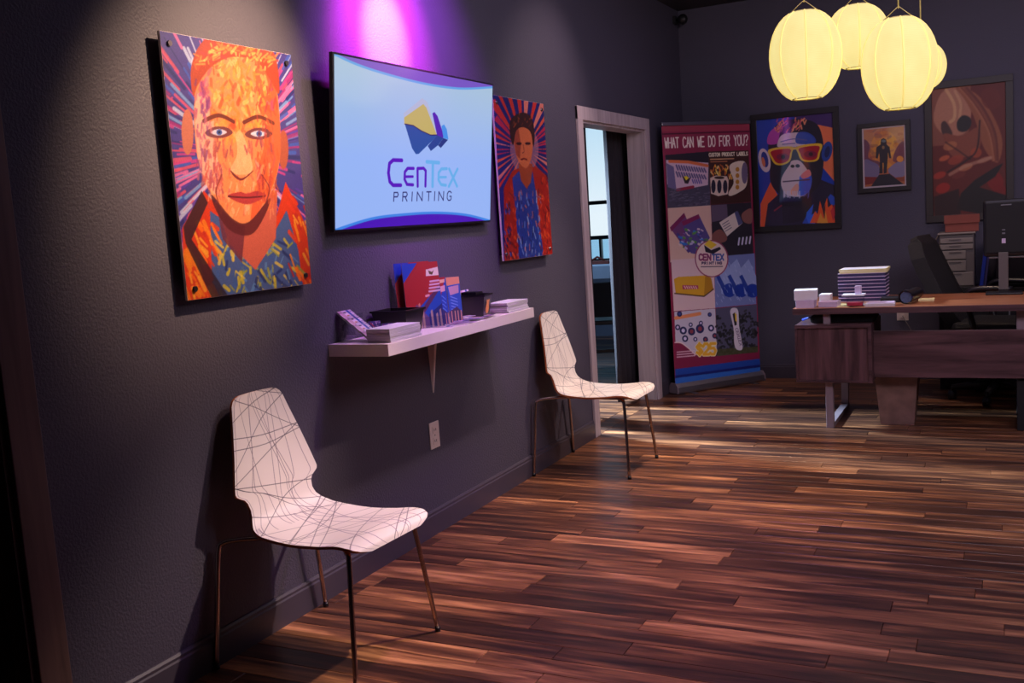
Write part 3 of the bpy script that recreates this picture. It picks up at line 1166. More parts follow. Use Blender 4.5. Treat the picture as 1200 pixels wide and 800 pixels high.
for k in range(24):
    x, y = r.uniform(150, 238), r.uniform(118, 170)
    cv.line(K((x, y), (x + r.uniform(-10, 12), y - r.uniform(4, 18))), 1.0, r.choice([(120, 50, 30), (180, 80, 40), (40, 20, 24)]), .8)
for ex in (182, 220):
    cv.ell(K((ex, 236))[0], 3.4, 1.6, (60, 20, 24))
cv.line(K((200, 240), (204, 270), (196, 275)), .8, (120, 44, 34))
cv.line(K((190, 302), (203, 298), (216, 303)), 1.4, (120, 30, 30))
cv.grain(.12)
bust_panel('portrait_panel', 'pop-art portrait panel with red rays on blue, between television and doorway', 4.685, 5.315, 1.212, 2.065, cv, 0.8)

# ================================================================== TELEVISION
TVP = Vector((0.040, 3.224, 1.420))
TVU = Vector((0.068, 0, 0.681)).normalized()
tv = thing('television', 'wall-mounted flat television showing a printing company logo', 'television', (0, 3.89, 1.42))
hwid, hhei = 1.337, 0.684
K6 = crop(440, 110, 629 / 110)
K5 = crop(370, 40, 736 / 230)
cT = K5((72, 66), (668, 200), (650, 718), (65, 745))
cv = Canvas(460, 300, cT, (150, 180, 244))
yy, xx = np.mgrid[0:300, 0:460]
tt2 = np.clip(1 - yy / 170.0, 0, 1)[..., None]
cv.A += tt2 * np.array([18, 14, -28])
arc = [(72, 66), (150, 105), (250, 142), (400, 185), (540, 209), (668, 207)]
arcs = smooth_loop(arc, 6, False)
cv.poly(K5(*arcs, (690, 150), (60, 30)), (116, 84, 190))
cv.line(K5(*arcs), 2.2, (96, 160, 226))
arc = [(60, 748), (200, 705), (330, 690), (450, 686), (560, 696), (655, 722)]
arcs = smooth_loop(arc, 6, False)
cv.poly(K5(*arcs, (680, 790), (50, 800)), (72, 18, 178))
cv.line(K5(*arcs), 2.6, (62, 130, 226))
cv.poly(K6((190, 215), (192, 135), (318, 35), (352, 62), (420, 288), (400, 290)), (178, 180, 206), .8)
cv.poly(K6((195, 165), (325, 75), (345, 100), (412, 288), (370, 288), (310, 260), (255, 222), (195, 210)), (190, 172, 92))
cv.poly(K6((198, 210), (255, 222), (310, 260), (370, 289), (414, 290), (385, 325), (288, 418), (268, 418), (245, 380)), (14, 76, 152))
cv.poly(K6((385, 325), (414, 290), (457, 312), (420, 360), (370, 400), (350, 365)), (14, 64, 140))
cv.poly(K6((457, 312), (487, 325), (438, 380), (420, 362)), (16, 50, 120))
cv.poly(K6((385, 140), (400, 132), (420, 160), (457, 285), (455, 312), (414, 292)), (74, 30, 170))
cv.poly(K6((445, 230), (462, 218), (480, 250), (490, 322), (457, 312)), (62, 140, 226))
cv.line(K6((198, 210), (255, 222), (310, 260), (370, 289), (414, 290)), .9, (24, 20, 70))
pc = (82, 20, 184)
tc_ = (100, 172, 232)
lw = 3.7
cv.line(K6((174, 460), (115, 457), (90, 480), (82, 545), (90, 605), (112, 630), (164, 631)), lw, pc)
cv.line(K6((252, 517), (212, 516), (193, 540), (190, 590), (206, 626), (246, 630)), lw * .85, pc)
cv.line(K6((196, 573), (246, 573)), lw * .7, pc)
cv.line(K6((278, 640), (279, 518), (320, 517), (334, 535), (330, 640)), lw * .85, pc)
cv.line(K6((342, 473), (424, 481)), lw, tc_)
cv.line(K6((383, 478), (378, 642)), lw, tc_)
cv.line(K6((476, 523), (440, 524), (421, 550), (419, 600), (436, 632), (468, 637)), lw * .85, tc_)
cv.line(K6((424, 581), (470, 581)), lw * .7, tc_)
cv.line(K6((492, 525), (543, 645)), lw * .85, tc_)
cv.line(K6((548, 527), (488, 645)), lw * .85, tc_)
for ch_, x0, x1 in (('P', 118, 147), ('R', 178, 208), ('I', 226, 256), ('N', 275, 310), ('T', 338, 368), ('I', 376, 410), ('N', 420, 453), ('G', 478, 505)):
    cv.text(ch_, K6((x0, 680))[0], K6((x1, 680))[0], (-.7, 10.6), 1.15, (30, 34, 96), gap=0)
fm = face_mtx((TVP.x, TVP.y - 3.89, 0), (0, 1, 0), TVU)
cv.mesh('screen', hwid - 0.018, hhei - 0.018, M['screen'], tv, fm @ Matrix.Translation((0.009, 0.009, 0.0012)))
b_ = box('bezel', (0, hwid, 0, hhei, -0.018, 0), M['black'], tv, 0.003)
b_.matrix_local = fm
b_ = box('rear_housing', (0.25, hwid - .25, 0.12, hhei - .3, -0.032, -0.0185), M['blackmatte'], tv, 0.004)
b_.matrix_local = fm
box('wall_mount', (0.0, 0.012, -0.2, 0.2, 0.2, 0.45), M['blackmatte'], tv)
b_ = box('mount_arm', (0.0, 0.05, -.15, .15, 0.30, 0.34), M['blackmatte'], tv)

# ================================================================== SHELF
ST = 0.984
SX, SY0, SY1 = 0.281, 3.176, 4.496
t = thing('wall_shelf', 'long white floating shelf below the television', 'shelf', (0, (SY0 + SY1) / 2, ST - .048))
box('board', (0.0005, SX, SY0 - 3.836, SY1 - 3.836, 0, 0.048), M['white'], t, 0.0015)
bm = bmesh.new()
V = []
for z, x1, hy in ((0.0, .045, .020), (-.09, .03, .014), (-.284, .006, .0025)):
    V.append([bm.verts.new(p) for p in ((0.0005, .1 - hy, z), (x1, .1 - hy * .6, z), (x1, .1 + hy * .6, z), (0.0005, .1 + hy, z))])
for a, b in zip(V, V[1:]):
    for k in range(4):
        bm.faces.new((a[k], a[(k + 1) % 4], b[(k + 1) % 4], b[k]))
bm.faces.new(V[0])
bm.faces.new(V[-1])
o = obj('bracket', bm, M['white'], t)
o['label'] = 'tapered white bracket under the shelf'


def outlet(name, label, loc, rz):
    t = thing(name, label, 'outlet', loc, rz)       # local: plate in x-z, facing -y
    box('cover_plate', (-.042, .042, -.006, 0, -.062, .062), M['outlet'], t, 0.002)
    for zc in (-.026, .026):
        s = box('socket', (-.02, .02, -.0085, -.006, zc - .016, zc + .016), M['outlet'], t, 0.001)
        for dx in (-.007, .007):
            box('slot', (dx - .0015, dx + .0015, -.0092, -.0085, zc - .006, zc + .006), M['hole'], s)
    bm = bmesh.new()
    bm_tube(bm, [(0, -.0062, 0), (0, -.0078, 0)], 0.003, 8)
    obj('screw', bm, M['screw'], t)
    return t


outlet('wall_outlet', 'white double power outlet on the left wall below the shelf', (0.0, 3.916, 0.456), math.pi / 2)
ob = outlet('wall_outlet', 'white power outlet on the back wall, seen in the gap under the desk top', (1.668, YB, 0.52), 0)
bm = bmesh.new()
bm_box(bm, 1.655, 1.681, YB - .04, YB - .0095, .48, .51, .003)
t = thing('power_cable', 'thin cable drooping from the outlet behind the desk', 'cable')
obj('plug', bm, M['outlet'], t)
bm = bmesh.new()
bm_tube(bm, smooth_loop([(1.67, YB - .04, .495), (1.70, YB - .07, .45), (1.74, YB - .06, .36), (1.76, YB - .05, .2), (1.78, YB - .04, .02)], 6, False), .003, 6)
obj('wire', bm, M['beige'], t)


def pad(name, label, cat, cx, cy, z, dx, dy, h, m, rz=0.0, grp=None, top=None):
    t = thing(name, label, cat, (cx, cy, z), rz, grp)
    box('page_block', (-dx / 2, dx / 2, -dy / 2, dy / 2, 0, h), m, t, 0.0006)
    box('cover', (-dx / 2 - .0004, dx / 2 + .0004, -dy / 2 - .0004, dy / 2 + .0004, h, h + .0008), top or M['paper'], t)
    return t


rk = random.Random(2)
ords = ['lowest', 'second lowest', 'middle', 'second from top', 'topmost']
for k in range(5):
    pad('notepad', f'white notepad, {ords[k]} in the stack at the near end of the shelf', 'notepad', .215 + rk.uniform(-.002, .002), 3.325 + rk.uniform(-.004, .004), ST + k * .0108, .108, .225, .0098, M['paper_edge'], rk.uniform(-.01, .01), 'notepads stacked at the near end of the shelf')
for k in range(5):
    pad('notepad', f'white notepad, {ords[k]} in the stack at the far end of the shelf', 'notepad', .215 + rk.uniform(-.003, .003), 4.345 + rk.uniform(-.004, .004), ST + k * .0098, .108, .225, .0088, M['paper_edge'], rk.uniform(-.015, .015), 'notepads stacked at the far end of the shelf')


def open_box(name, label, cx, cy, z, dx, dy, h, rz=0.0, flare=0.015, lid=True):
    t = thing(name, label, 'box', (cx, cy, z), rz)
    bm = bmesh.new()
    th = .004
    def ring(x, y, zz):
        return [bm.verts.new(p) for p in ((-x, -y, zz), (x, -y, zz), (x, y, zz), (-x, y, zz))]
    R = [ring(dx / 2 - flare, dy / 2 - flare, 0), ring(dx / 2, dy / 2, h), ring(dx / 2 - th, dy / 2 - th, h), ring(dx / 2 - flare - th, dy / 2 - flare - th, th)]
    for a, b in zip(R, R[1:]):
        for k in range(4):
            bm.faces.new((a[k], a[(k + 1) % 4], b[(k + 1) % 4], b[k]))
    bm.faces.new(R[0])
    bm.faces.new(R[-1])
    obj('bin_body', bm, M['black'], t)
    bm = bmesh.new()
    e = .005
    for s in (-1, 1):
        bm_box(bm, s * dx / 2 - e, s * dx / 2 + e, -dy / 2 - e, dy / 2 + e, h - .004, h + .004)
        bm_box(bm, -dx / 2, dx / 2, s * dy / 2 - e, s * dy / 2 + e, h - .0039, h + .0039)
    obj('rim', bm, M['black'], t)
    return t


b1 = open_box('black_bin', 'wide black plastic bin behind the near notepads on the shelf', .105, 3.535, ST, .17, .145, .095)
bm = bmesh.new()
bm_lathe(bm, [(0.0, 0), (.014, 0), (.016, .003), (.010, .006), (0.0, .007)], n=16)
o = obj('silver_badge', bm, M['chrome'], b1, (.0775, -.01, .03), (0, math.radians(84), 0))
b2 = open_box('black_bin', 'small black plastic bin with orange bear sticker at the far half of the shelf', .14, 4.15, ST, .135, .125, .098, math.radians(10))
bm = bmesh.new()
pts = [(0, .022), (.007, .020), (.012, .024), (.017, .019), (.013, .012), (.014, .002), (.018, -.008), (.014, -.020), (.006, -.026), (0, -.027)]
pts = [(x * 1.35, y * 1.35) for x, y in pts]
pts = pts + [(-x, y) for x, y in reversed(pts[1:-1])]
bm_prism(bm, pts, 'x', 0, .0012)
o = obj('sticker', bm, mat('orange_sticker', rgb(240, 150, 80), 0.5, var=.3, scale=80), b2, (.0605, .0, .046), (0, math.radians(10), 0))
o['label'] = 'orange bear-shaped sticker'
bm = bmesh.new()
bm_box(bm, .09, .17, 4.11, 4.18, ST + .1025, ST + .116, .002)
t = tag(obj('phone_stand', bm, M['black']), 'flat black case lying across the small bin', 'case')

# print sheets for leaflets
def leaflet_canvas(kind, w=90, h=130):
    cv = Canvas(w, h, [(0, 0), (100, 0), (100, 140), (0, 140)], (170, 20, 34))
    if kind == 'big':
        cv.poly([(0, 0), (44, 0), (0, 42)], (24, 64, 170))
        cv.poly([(30, 100), (100, 50), (100, 140), (0, 140), (0, 118)], (24, 70, 170))
        cv.poly([(0, 118), (30, 88), (60, 118), (60, 140), (0, 140)], (104, 70, 120))
        cv.poly([(60, 112), (100, 90), (100, 140), (60, 140)], (30, 36, 110))
        cv.poly([(38, 104), (100, 44), (100, 58), (50, 106)], (120, 20, 40), .7)
        for x, h0 in ((34, 88), (42, 98), (66, 104), (80, 112), (90, 104)):
            cv.poly([(x, h0), (x + 5, h0 - 3), (x + 6, 140), (x, 140)], (206, 168, 140), .8)
        cv.poly([(66, 16), (100, 12), (100, 30), (64, 30)], (232, 214, 196))
        cv.poly([(72, 18), (82, 22), (88, 18), (82, 28), (74, 26)], (90, 70, 30))
        for k, yv in enumerate((42, 49, 56, 63)):
            cv.line([(74 - 2 * k, yv), (98, yv - 1)], 4, (226, 200, 220), .9)
        cv.line([(58, 72), (66, 71)], 5, (232, 160, 170))
    elif kind == 'small':
        cv.A[:] = (40, 70, 170)
        cv.poly([(0, 0), (36, 0), (0, 30)], (40, 60, 190))
        cv.poly([(36, 0), (100, 0), (60, 50), (30, 100), (0, 80), (0, 30)], (176, 26, 36))
        cv.poly([(40, 8), (96, 6), (92, 16), (44, 18)], (236, 190, 150))
        cv.poly([(50, 28), (92, 24), (90, 42), (54, 44)], (226, 170, 180))
        for k in range(14):
            cv.line([(60 + (k % 3) * 10, 56 + k * 4), (72 + (k % 3) * 8, 58 + k * 4)], 3, (110, 150, 230), .8)
        cv.poly([(0, 112), (40, 90), (100, 108), (100, 140), (0, 140)], (60, 50, 110))
        for x in (10, 30, 52, 74, 92):
            cv.poly([(x, 108), (x + 6, 106), (x + 6, 140), (x, 140)], (216, 150, 120), .9)
    elif kind == 'photo':
        cv.A[:] = (48, 84, 180)
        cv.poly([(0, 0), (100, 0), (100, 22), (0, 26)], (226, 150, 110))
        cv.poly([(10, 30), (90, 26), (86, 50), (20, 56)], (196, 150, 170))
        for k in range(18):
            cv.line([(20 + (k % 4) * 14, 60 + k * 2.4), (34 + (k % 4) * 12, 62 + k * 2.4)], 3, (140, 170, 236), .8)
        cv.poly([(0, 106), (60, 92), (100, 110), (100, 140), (0, 140)], (70, 50, 90))
        for x in (14, 40, 62, 86):
            cv.poly([(x, 104), (x + 7, 104), (x + 7, 140), (x, 140)], (216, 160, 130), .9)
    elif kind == 'card':
        cv.A[:] = (226, 206, 214)
        cv.poly([(0, 0), (26, 0), (34, 140), (8, 140)], (196, 150, 160))
        cv.poly([(60, 0), (78, 0), (82, 140), (66, 140)], (20, 60, 160))
        cv.ell((40, 40), 10, 12, (60, 30, 50))
        cv.ell((44, 96), 9, 11, (216, 130, 60))
        for k in range(3):
            cv.line([(88, 30 + 30 * k), (97, 30 + 30 * k)], 4, (60, 50, 120))
    elif kind == 'flyer':
        cv.A[:] = (70, 50, 120)
        for k in range(30):
            cv.line([(rk.uniform(0, 100), rk.uniform(0, 140)), (rk.uniform(0, 100), rk.uniform(0, 140))], rk.uniform(2, 9), rk.choice([(190, 40, 60), (230, 200, 220), (40, 60, 160), (90, 40, 110), (20, 20, 60), (200, 150, 190)]), .8)
    return cv


def standing_leaflet(name, label, kind, base, top, w, cat='brochure', grp=None, yaw=0.0, m=None):
    """a thick bundle standing with its print facing +x; base=(x,y,z) near-left bottom corner, top=(dx,h)"""
    t = thing(name, label, cat, base, yaw, grp)
    upv = Vector((top[0], 0, top[1]))
    h = upv.length
    fm_ = face_mtx((0, 0, 0), (0, 1, 0), upv)
    b = box('sheets', (0, w, 0, h, -0.006, -0.0003), M['paper_edge'], t)
    b.matrix_local = fm_
    leaflet_canvas(kind).mesh('print', w, h, M['print_card'], t, fm_)
    return t


FYAW = math.radians(-41)
standing_leaflet('brochure', 'tall red and blue brochure standing half hidden behind another tall one', 'big', (.052, 3.625, ST), (-.035, .285), .16, yaw=FYAW)
standing_leaflet('brochure', 'tall red and blue brochure at the front of the shelf display', 'big', (.095, 3.625, ST), (-.04, .282), .163, yaw=FYAW)
t = thing('acrylic_stand', 'clear acrylic stand holding the tall brochures', 'stand', (.105, 3.615, ST), FYAW)
box('base', (-.0, .01, 0, .165, 0.0, .003), M['clear'], t)
box('lip', (.008, .011, 0, .165, .003, .05), M['clear'], t)
standing_leaflet('brochure', 'small red brochure standing left of its blue neighbour on the shelf', 'small', (.136, 3.79, ST), (-.02, .208), .062, yaw=FYAW)
standing_leaflet('brochure', 'small blue photo brochure standing beside the black bin with the sticker', 'photo', (.160, 3.872, ST), (-.02, .203), .062, yaw=FYAW)

# business card holder with rows of cards
t = thing('card_holder', 'clear stepped card holder at the near end of the shelf', 'card holder', (.02, 3.235, ST), 0.0)
for k in range(4):
    z = .012 + k * .026
    x = .135 - k * .035
    box('tier', (x - .012, x + .012, 0, .10, z, z + .003), M['clear'], t)
    box('tier_front', (x + .012, x + .015, 0, .10, z, z + .018), M['clear'], t)
box('back_plate', (.0, .003, 0, .10, 0, .125), M['clear'], t)
box('side_plate', (.0, .15, -.003, 0, 0, .012), M['clear'], t)
box('side_plate', (.0, .15, .10, .103, 0, .012), M['clear'], t)
cc = leaflet_canvas('card', 60, 44)
cb = None
for k in range(4):
    z = ST + .0155 + k * .026
    x = .02 + .135 - k * .035
    lab = ['bottom', 'second lowest', 'second highest', 'top'][k]
    c = thing('business_card_pack', f'pack of pale business cards with blue stripe in the {lab} tier of the holder', 'cards', (x - .004, 3.24, z), 0, 'business cards in the stepped holder')
    fm_ = face_mtx((0, 0, 0), (0, 1, 0), (-.775, 0, .63))
    b = box('card_edges', (0, .09, 0, .046, -.008, -.0003), M['paper_edge'], c)
    b.matrix_local = fm_
    cc.mesh('print', .09, .046, M['print_card'], c, fm_)
# colourful cards behind
fl = leaflet_canvas('flyer', 50, 60)
for k, (x, y, w, h, nm) in enumerate(((.085, 3.348, .05, .07, 'the one closer to the wall'), (.12, 3.39, .045, .055, 'the one nearest the wide black bin'))):
    c = thing('postcard', f'small colourful postcard propped by the card holder, {nm}', 'postcard', (x, y, ST), FYAW)
    fm_ = face_mtx((0, 0, 0), (0, 1, 0), (-.2, 0, 1))
    b = box('card_edges', (0, w, 0, h, -.003, -.0003), M['paper_edge'], c)
    b.matrix_local = fm_
    fl.mesh('print', w, h, M['print_card'], c, fm_)
# flat flyers in the middle of the shelf
spots = [(.215, 3.72, .3, .085, .055, 'small white flyer lying flat beside the near notepads', 'card'), (.235, 3.82, -.3, .07, .11, 'purple flyer lying flat in front of the small brochures', 'flyer'),
         (.20, 3.90, .5, .07, .10, 'purple flyer crossing the one before the brochures', 'flyer'), (.235, 3.965, .1, .06, .09, 'dark blue flyer lying flat before the black bin corner', 'photo'),
         (.255, 4.06, .2, .035, .12, 'narrow dark flyer at the shelf edge before the sticker bin', 'flyer'), (.16, 4.015, -.3, .05, .08, 'small flyer tucked by the sticker bin', 'card')]
for k, (x, y, a, dx, dy, lab, kd) in enumerate(spots):
    c = thing('flyer', lab, 'flyer', (x, y, ST + .0004 + k * .0022), a)
    box('sheets', (-dx / 2, dx / 2, -dy / 2, dy / 2, 0, .002), M['paper_edge'], c)
    leaflet_canvas(kd, 50, 50).mesh('print', dx, dy, M['print_card'], c, Matrix.Translation((-dx / 2, -dy / 2, .0022)))
# cards standing behind the sticker bin
for k in range(4):
    c = thing('price_card', ['white and blue card right of the sticker bin, tallest and closest to the wall', 'white and blue card right of the sticker bin, second from the wall', 'white and blue card right of the sticker bin, third from the wall', 'white and blue card right of the sticker bin, shortest and frontmost'][k], 'card', (.045 + .027 * k, 4.222 if k < 2 else 4.236, ST), 0, 'cards in a row right of the sticker bin')
    h = .118 - .014 * k
    fm_ = face_mtx((0, 0, 0), (0, 1, 0), (-.2, 0, 1))
    b = box('card_edges', (0, .085, 0, h, -.004, -.0003), M['paper_edge'], c)
    b.matrix_local = fm_
    leaflet_canvas('card', 50, 60).mesh('print', .085, h, M['print_card'], c, fm_)

# ================================================================== BANNER
B0, B1 = Vector((.068, 7.42, 0)), Vector((.585, 8.06, 0))
bd = (B1 - B0)
BL = bd.length
ang = math.atan2(bd.y, bd.x)
bn = thing('roll_up_banner', 'tall maroon roll-up banner in the corner beside the doorway', 'banner', B0, ang)
bm = bmesh.new()
prf = [(-.055, 0.006), (.055, 0.006), (.06, .02), (.055, .055), (.03, .082), (-.03, .082), (-.055, .055), (-.06, .02)]
bm_prism(bm, prf, 'x', -.004, BL + .004)
o = obj('base_housing', bm, M['alu'], bn)
for xx_ in (-.012, BL + .002):
    bm = bmesh.new()
    bm_prism(bm, [(p[0] * 1.06, p[1] * 1.04) for p in prf], 'x', xx_, xx_ + .01)
    obj('end_cap', bm, M['metal_leg'], bn)
for xf in (.12, BL - .12):
    box('foot', (xf - .02, xf + .02, -.12, .12, 0.0, .006), M['alu'], bn)
TOPZ = 2.06
K4 = crop(765, 130, 5.0)
Kb = crop(765, 280, 600 / 135)
cB = [(773.5, 143.5), (877, 140), (892.3, 423.5), (788.8, 441.5)]
cv = Canvas(270, 620, cB, (136, 34, 66))
cv.poly([(770, 135), (880, 135), (880, 148), (770, 151)], (150, 52, 70))
cv.line(K4((50, 118), (560, 98)), 1.2, (70, 16, 34))
cv.text('WHAT CAN WE DO FOR YOU?', K4((62, 140))[0], K4((553, 118))[0], (.5, 11.0), 1.35, (236, 214, 200), gap=.22)
r = random.Random(21)
# street banner photo
q = [(64, 235), (320, 212), (333, 518), (78, 535)]
cv.poly(K4(*q), (70, 66, 84))
cv.poly(K4((64, 235), (320, 212), (322, 285), (68, 262)), (38, 30, 42))
cv.poly(K4((70, 262), (320, 275), (318, 400), (140, 435), (76, 400)), (206, 176, 190))
cv.line(K4((90, 270), (200, 272), (315, 292)), 3.0, (216, 110, 60))
cv.poly(K4((72, 280), (115, 300), (130, 430), (80, 415)), (110, 100, 140))
for rr_, y0_ in ((0, 292), (1, 330)):
    for k in range(12):
        cv.line(K4((130 + k * 15, y0_ + k * 1.5), (140 + k * 15, y0_ + 24 + k * 1)), 2.0, (84, 74, 120), .9)
cv.poly(K4((165, 350), (190, 365), (215, 360), (200, 395), (180, 392)), (50, 34, 40))
cv.poly(K4((175, 355), (190, 350), (205, 362), (188, 376)), (226, 200, 40))
for k in range(5):
    cv.line(K4((225 + k * 12, 372), (232 + k * 12, 390)), 1.5, (90, 80, 150))
cv.line(K4((135, 430), (230, 412)), 3.0, (150, 34, 60))
for k in range(120):
    x, yv = r.uniform(85, 325), r.uniform(425, 520)
    cv.line(K4((x, yv), (x + r.uniform(5, 25), yv - 2)), 1.2, r.choice([(90, 84, 104), (60, 54, 72), (110, 100, 118)]), .6)
# labels photo
cv.poly(K4((320, 212), (556, 203), (574, 492), (334, 512)), (62, 32, 26))
cv.text('CUSTOM PRODUCT LABELS', K4((324, 222))[0], K4((552, 212))[0], (.2, 3.6), .9, (240, 220, 190), gap=.25)
cv.line(K4((332, 256), (470, 250)), 1.1, (220, 170, 120))
cv.line(K4((334, 270), (430, 266)), 1.0, (190, 120, 80))
for k in range(40):
    x, yv = r.uniform(330, 470), r.uniform(285, 350)
    cv.line(K4((x, yv), (x + r.uniform(-6, 12), yv + r.uniform(5, 22))), r.uniform(1, 2.6), r.choice([(244, 190, 60), (236, 130, 50), (250, 220, 140), (180, 90, 40)]), .85)
cv.poly(K4((330, 360), (365, 346), (430, 350), (440, 372), (436, 450), (380, 462), (336, 448)), (222, 198, 178))
cv.ell(K4((385, 358))[0], 6, 1.6, (60, 40, 36))
for xx_ in (350, 385, 420):
    cv.ell(K4((xx_, 408))[0], 2.6, 7.5, (40, 32, 50))
cv.poly(K4((445, 290), (520, 262), (550, 300), (545, 400), (500, 440), (450, 460), (440, 440), (470, 380)), (226, 206, 180), sm=True)
cv.ell(K4((534, 330))[0], 3.6, 12, (110, 96, 120))
for yv in (310, 345, 380, 410):
    cv.ell(K4((492, yv))[0], 2.2, 2.6, (190, 130, 40))
# magazines photo
cv.poly(K4((78, 535), (334, 515), (348, 830), (92, 845)), (214, 176, 158))
cv.poly(K4((90, 645), (175, 560), (235, 690), (262, 740), (200, 790)), (110, 60, 110))
cv.poly(K4((90, 645), (175, 560), (185, 580), (100, 668)), (120, 30, 80))
cv.poly(K4((160, 610), (262, 566), (330, 700), (250, 795), (215, 790)), (84, 70, 130))
cv.poly(K4((160, 610), (262, 566), (270, 588), (170, 635)), (126, 28, 80))
for k in range(60):
    x, yv = r.uniform(130, 300), r.uniform(640, 780)
    if abs(x - 215) < 95 - abs(yv - 700) * .6:
        cv.line(K4((x, yv), (x + r.uniform(4, 16), yv + r.uniform(-4, 8))), r.uniform(1, 3), r.choice([(200, 190, 220), (60, 60, 130), (90, 150, 60), (40, 120, 200), (226, 200, 200), (120, 90, 160)]), .85)
# hand with card photo
cv.poly(K4((336, 513), (574, 494), (590, 800), (350, 830)), (42, 36, 46))
cv.poly(K4((336, 515), (430, 508), (436, 590), (342, 610)), (96, 80, 100))
cv.poly(K4((385, 612), (490, 545), (525, 612), (432, 690)), (216, 200, 186))
cv.poly(K4((475, 552), (495, 545), (525, 612), (500, 628)), (80, 80, 120))
for k in range(4):
    cv.line(K4((404 + k * 6, 622 + k * 13), (440 + k * 6, 600 + k * 13)), .8, (110, 100, 110))
cv.poly(K4((520, 560), (575, 530), (578, 610), (530, 605)), (140, 90, 80), sm=True)
cv.poly(K4((345, 680), (390, 650), (430, 690), (420, 720), (350, 730)), (130, 80, 72), sm=True)
for k in range(4):
    cv.line(K4((500 + k * 22, 735 - k * 3), (505 + k * 22, 700 - k * 3)), 2.2, (200, 196, 214))
# food bar photo
cv.poly(Kb((86, 72), (314, 52), (322, 316), (100, 336)), (216, 186, 186))
cv.poly(Kb((100, 170), (125, 158), (270, 148), (300, 160), (310, 215), (262, 256), (110, 245)), (214, 160, 40))
cv.poly(Kb((268, 150), (300, 162), (312, 216), (262, 256)), (180, 126, 30))
cv.poly(Kb((145, 200), (230, 200), (232, 218), (148, 222)), (180, 60, 90))
for k in range(6):
    cv.line(Kb((156 + k * 12, 206), (163 + k * 12, 216)), 1.2, (236, 214, 200), .8)
cv.line(Kb((105, 244), (262, 256), (312, 218)), 1.4, (90, 60, 40))
# paper rolls photo
cv.poly(Kb((316, 52), (530, 30), (541, 290), (322, 314)), (112, 124, 176))
for k in range(3):
    x = 335 + k * 62
    cv.poly(Kb((x, 90 + k * 8), (x + 40, 60), (x + 110, 210), (x + 60, 252), (x + 20, 240)), (150, 164, 206), .9)
    cv.ell(Kb((x + 62, 222))[0], 8, 8, (26, 54, 150))
    cv.poly(Kb((x - 10, 150), (x + 6, 140), (x + 60, 240), (x + 40, 254)), (24, 50, 140), .9)
for k in range(40):
    x, yv = r.uniform(325, 530), r.uniform(80, 290)
    cv.line(Kb((x, yv), (x + 6, yv + 12)), .7, (190, 200, 226), .6)
# sticker photo
cv.poly(Kb((102, 340), (322, 318), (332, 562), (220, 560), (150, 505), (108, 500)), (196, 186, 200))
cv.line(Kb((108, 372), (240, 346)), 3.6, (226, 140, 90))
for (x, yv, q_) in ((120, 420, 5), (150, 436, 7), (195, 440, 7), (240, 425, 8), (245, 395, 4), (160, 478, 6), (300, 420, 6), (320, 460, 5), (130, 350, 5), (292, 350, 4), (270, 480, 5), (215, 480, 4), (190, 405, 4)):
    cv.ell(Kb((x, yv))[0], q_ * .62, q_ * .66, (34, 34, 84))
    cv.ell(Kb((x, yv))[0], q_ * .3, q_ * .34, r.choice([(140, 60, 70), (60, 70, 140), (210, 200, 230)]))
# feather flag photo
cv.poly(Kb((324, 318), (543, 292), (552, 545), (332, 566)), (78, 76, 100))
for k in range(220):
    x = r.uniform(328, 548)
    lim = 370 + 40 * math.sin((x - 330) / 30) + abs(x - 430) * -.2
    yv = r.uniform(lim, 555)
    cv.line(Kb((x, yv), (x + r.uniform(-8, 8), yv + r.uniform(-6, 8))), 2.4, r.choice([(30, 30, 34), (22, 22, 24), (46, 44, 48)]), .8)
cv.poly(Kb((332, 530), (552, 510), (552, 545), (334, 566)), (70, 70, 40), .8)
cv.poly(Kb((402, 330), (425, 312), (445, 330), (452, 420), (470, 520), (440, 530), (425, 500), (420, 420)), (206, 196, 206), sm=True)
cv.poly(Kb((415, 345), (428, 335), (438, 400), (426, 405)), (40, 30, 40))
cv.poly(Kb((426, 338), (436, 345), (438, 385), (430, 380)), (226, 190, 60))
cv.text('CENTEX', Kb((430, 420))[0], Kb((455, 510))[0], (3.0, -.6), .7, (120, 100, 130))
# lower maroon wave, price and blue bands
cv.poly(Kb((104, 500), (140, 502), (180, 530), (215, 566), (334, 566), (556, 540), (564, 655), (110, 735)), (126, 30, 66))
cv.line(Kb((104, 500), (140, 502), (180, 530), (215, 562)), 1.2, (236, 200, 200), sm=True)
cv.text('$25', Kb((222, 505))[0], Kb((326, 500))[0], (.5, 12.5), 4.6, (240, 214, 170), gap=.18)
cv.text('$25', Kb((222, 505))[0], Kb((326, 500))[0], (.5, 12.5), 3.0, (232, 170, 50), gap=.18)
for yv in (550, 563, 576):
    for k in range(9):
        cv.line(Kb((116 + k * 11, yv - k * 1.2), (123 + k * 11, yv - k * 1.2)), 1.2, (220, 190, 200), .85)
cv.poly(Kb((105, 640), (562, 574), (566, 612), (106, 678)), (26, 66, 156))
cv.poly(Kb((105, 674), (566, 604), (568, 620), (106, 690)), (20, 30, 110))
cv.poly(Kb((105, 688), (568, 618), (572, 670), (107, 740)), (44, 100, 186))
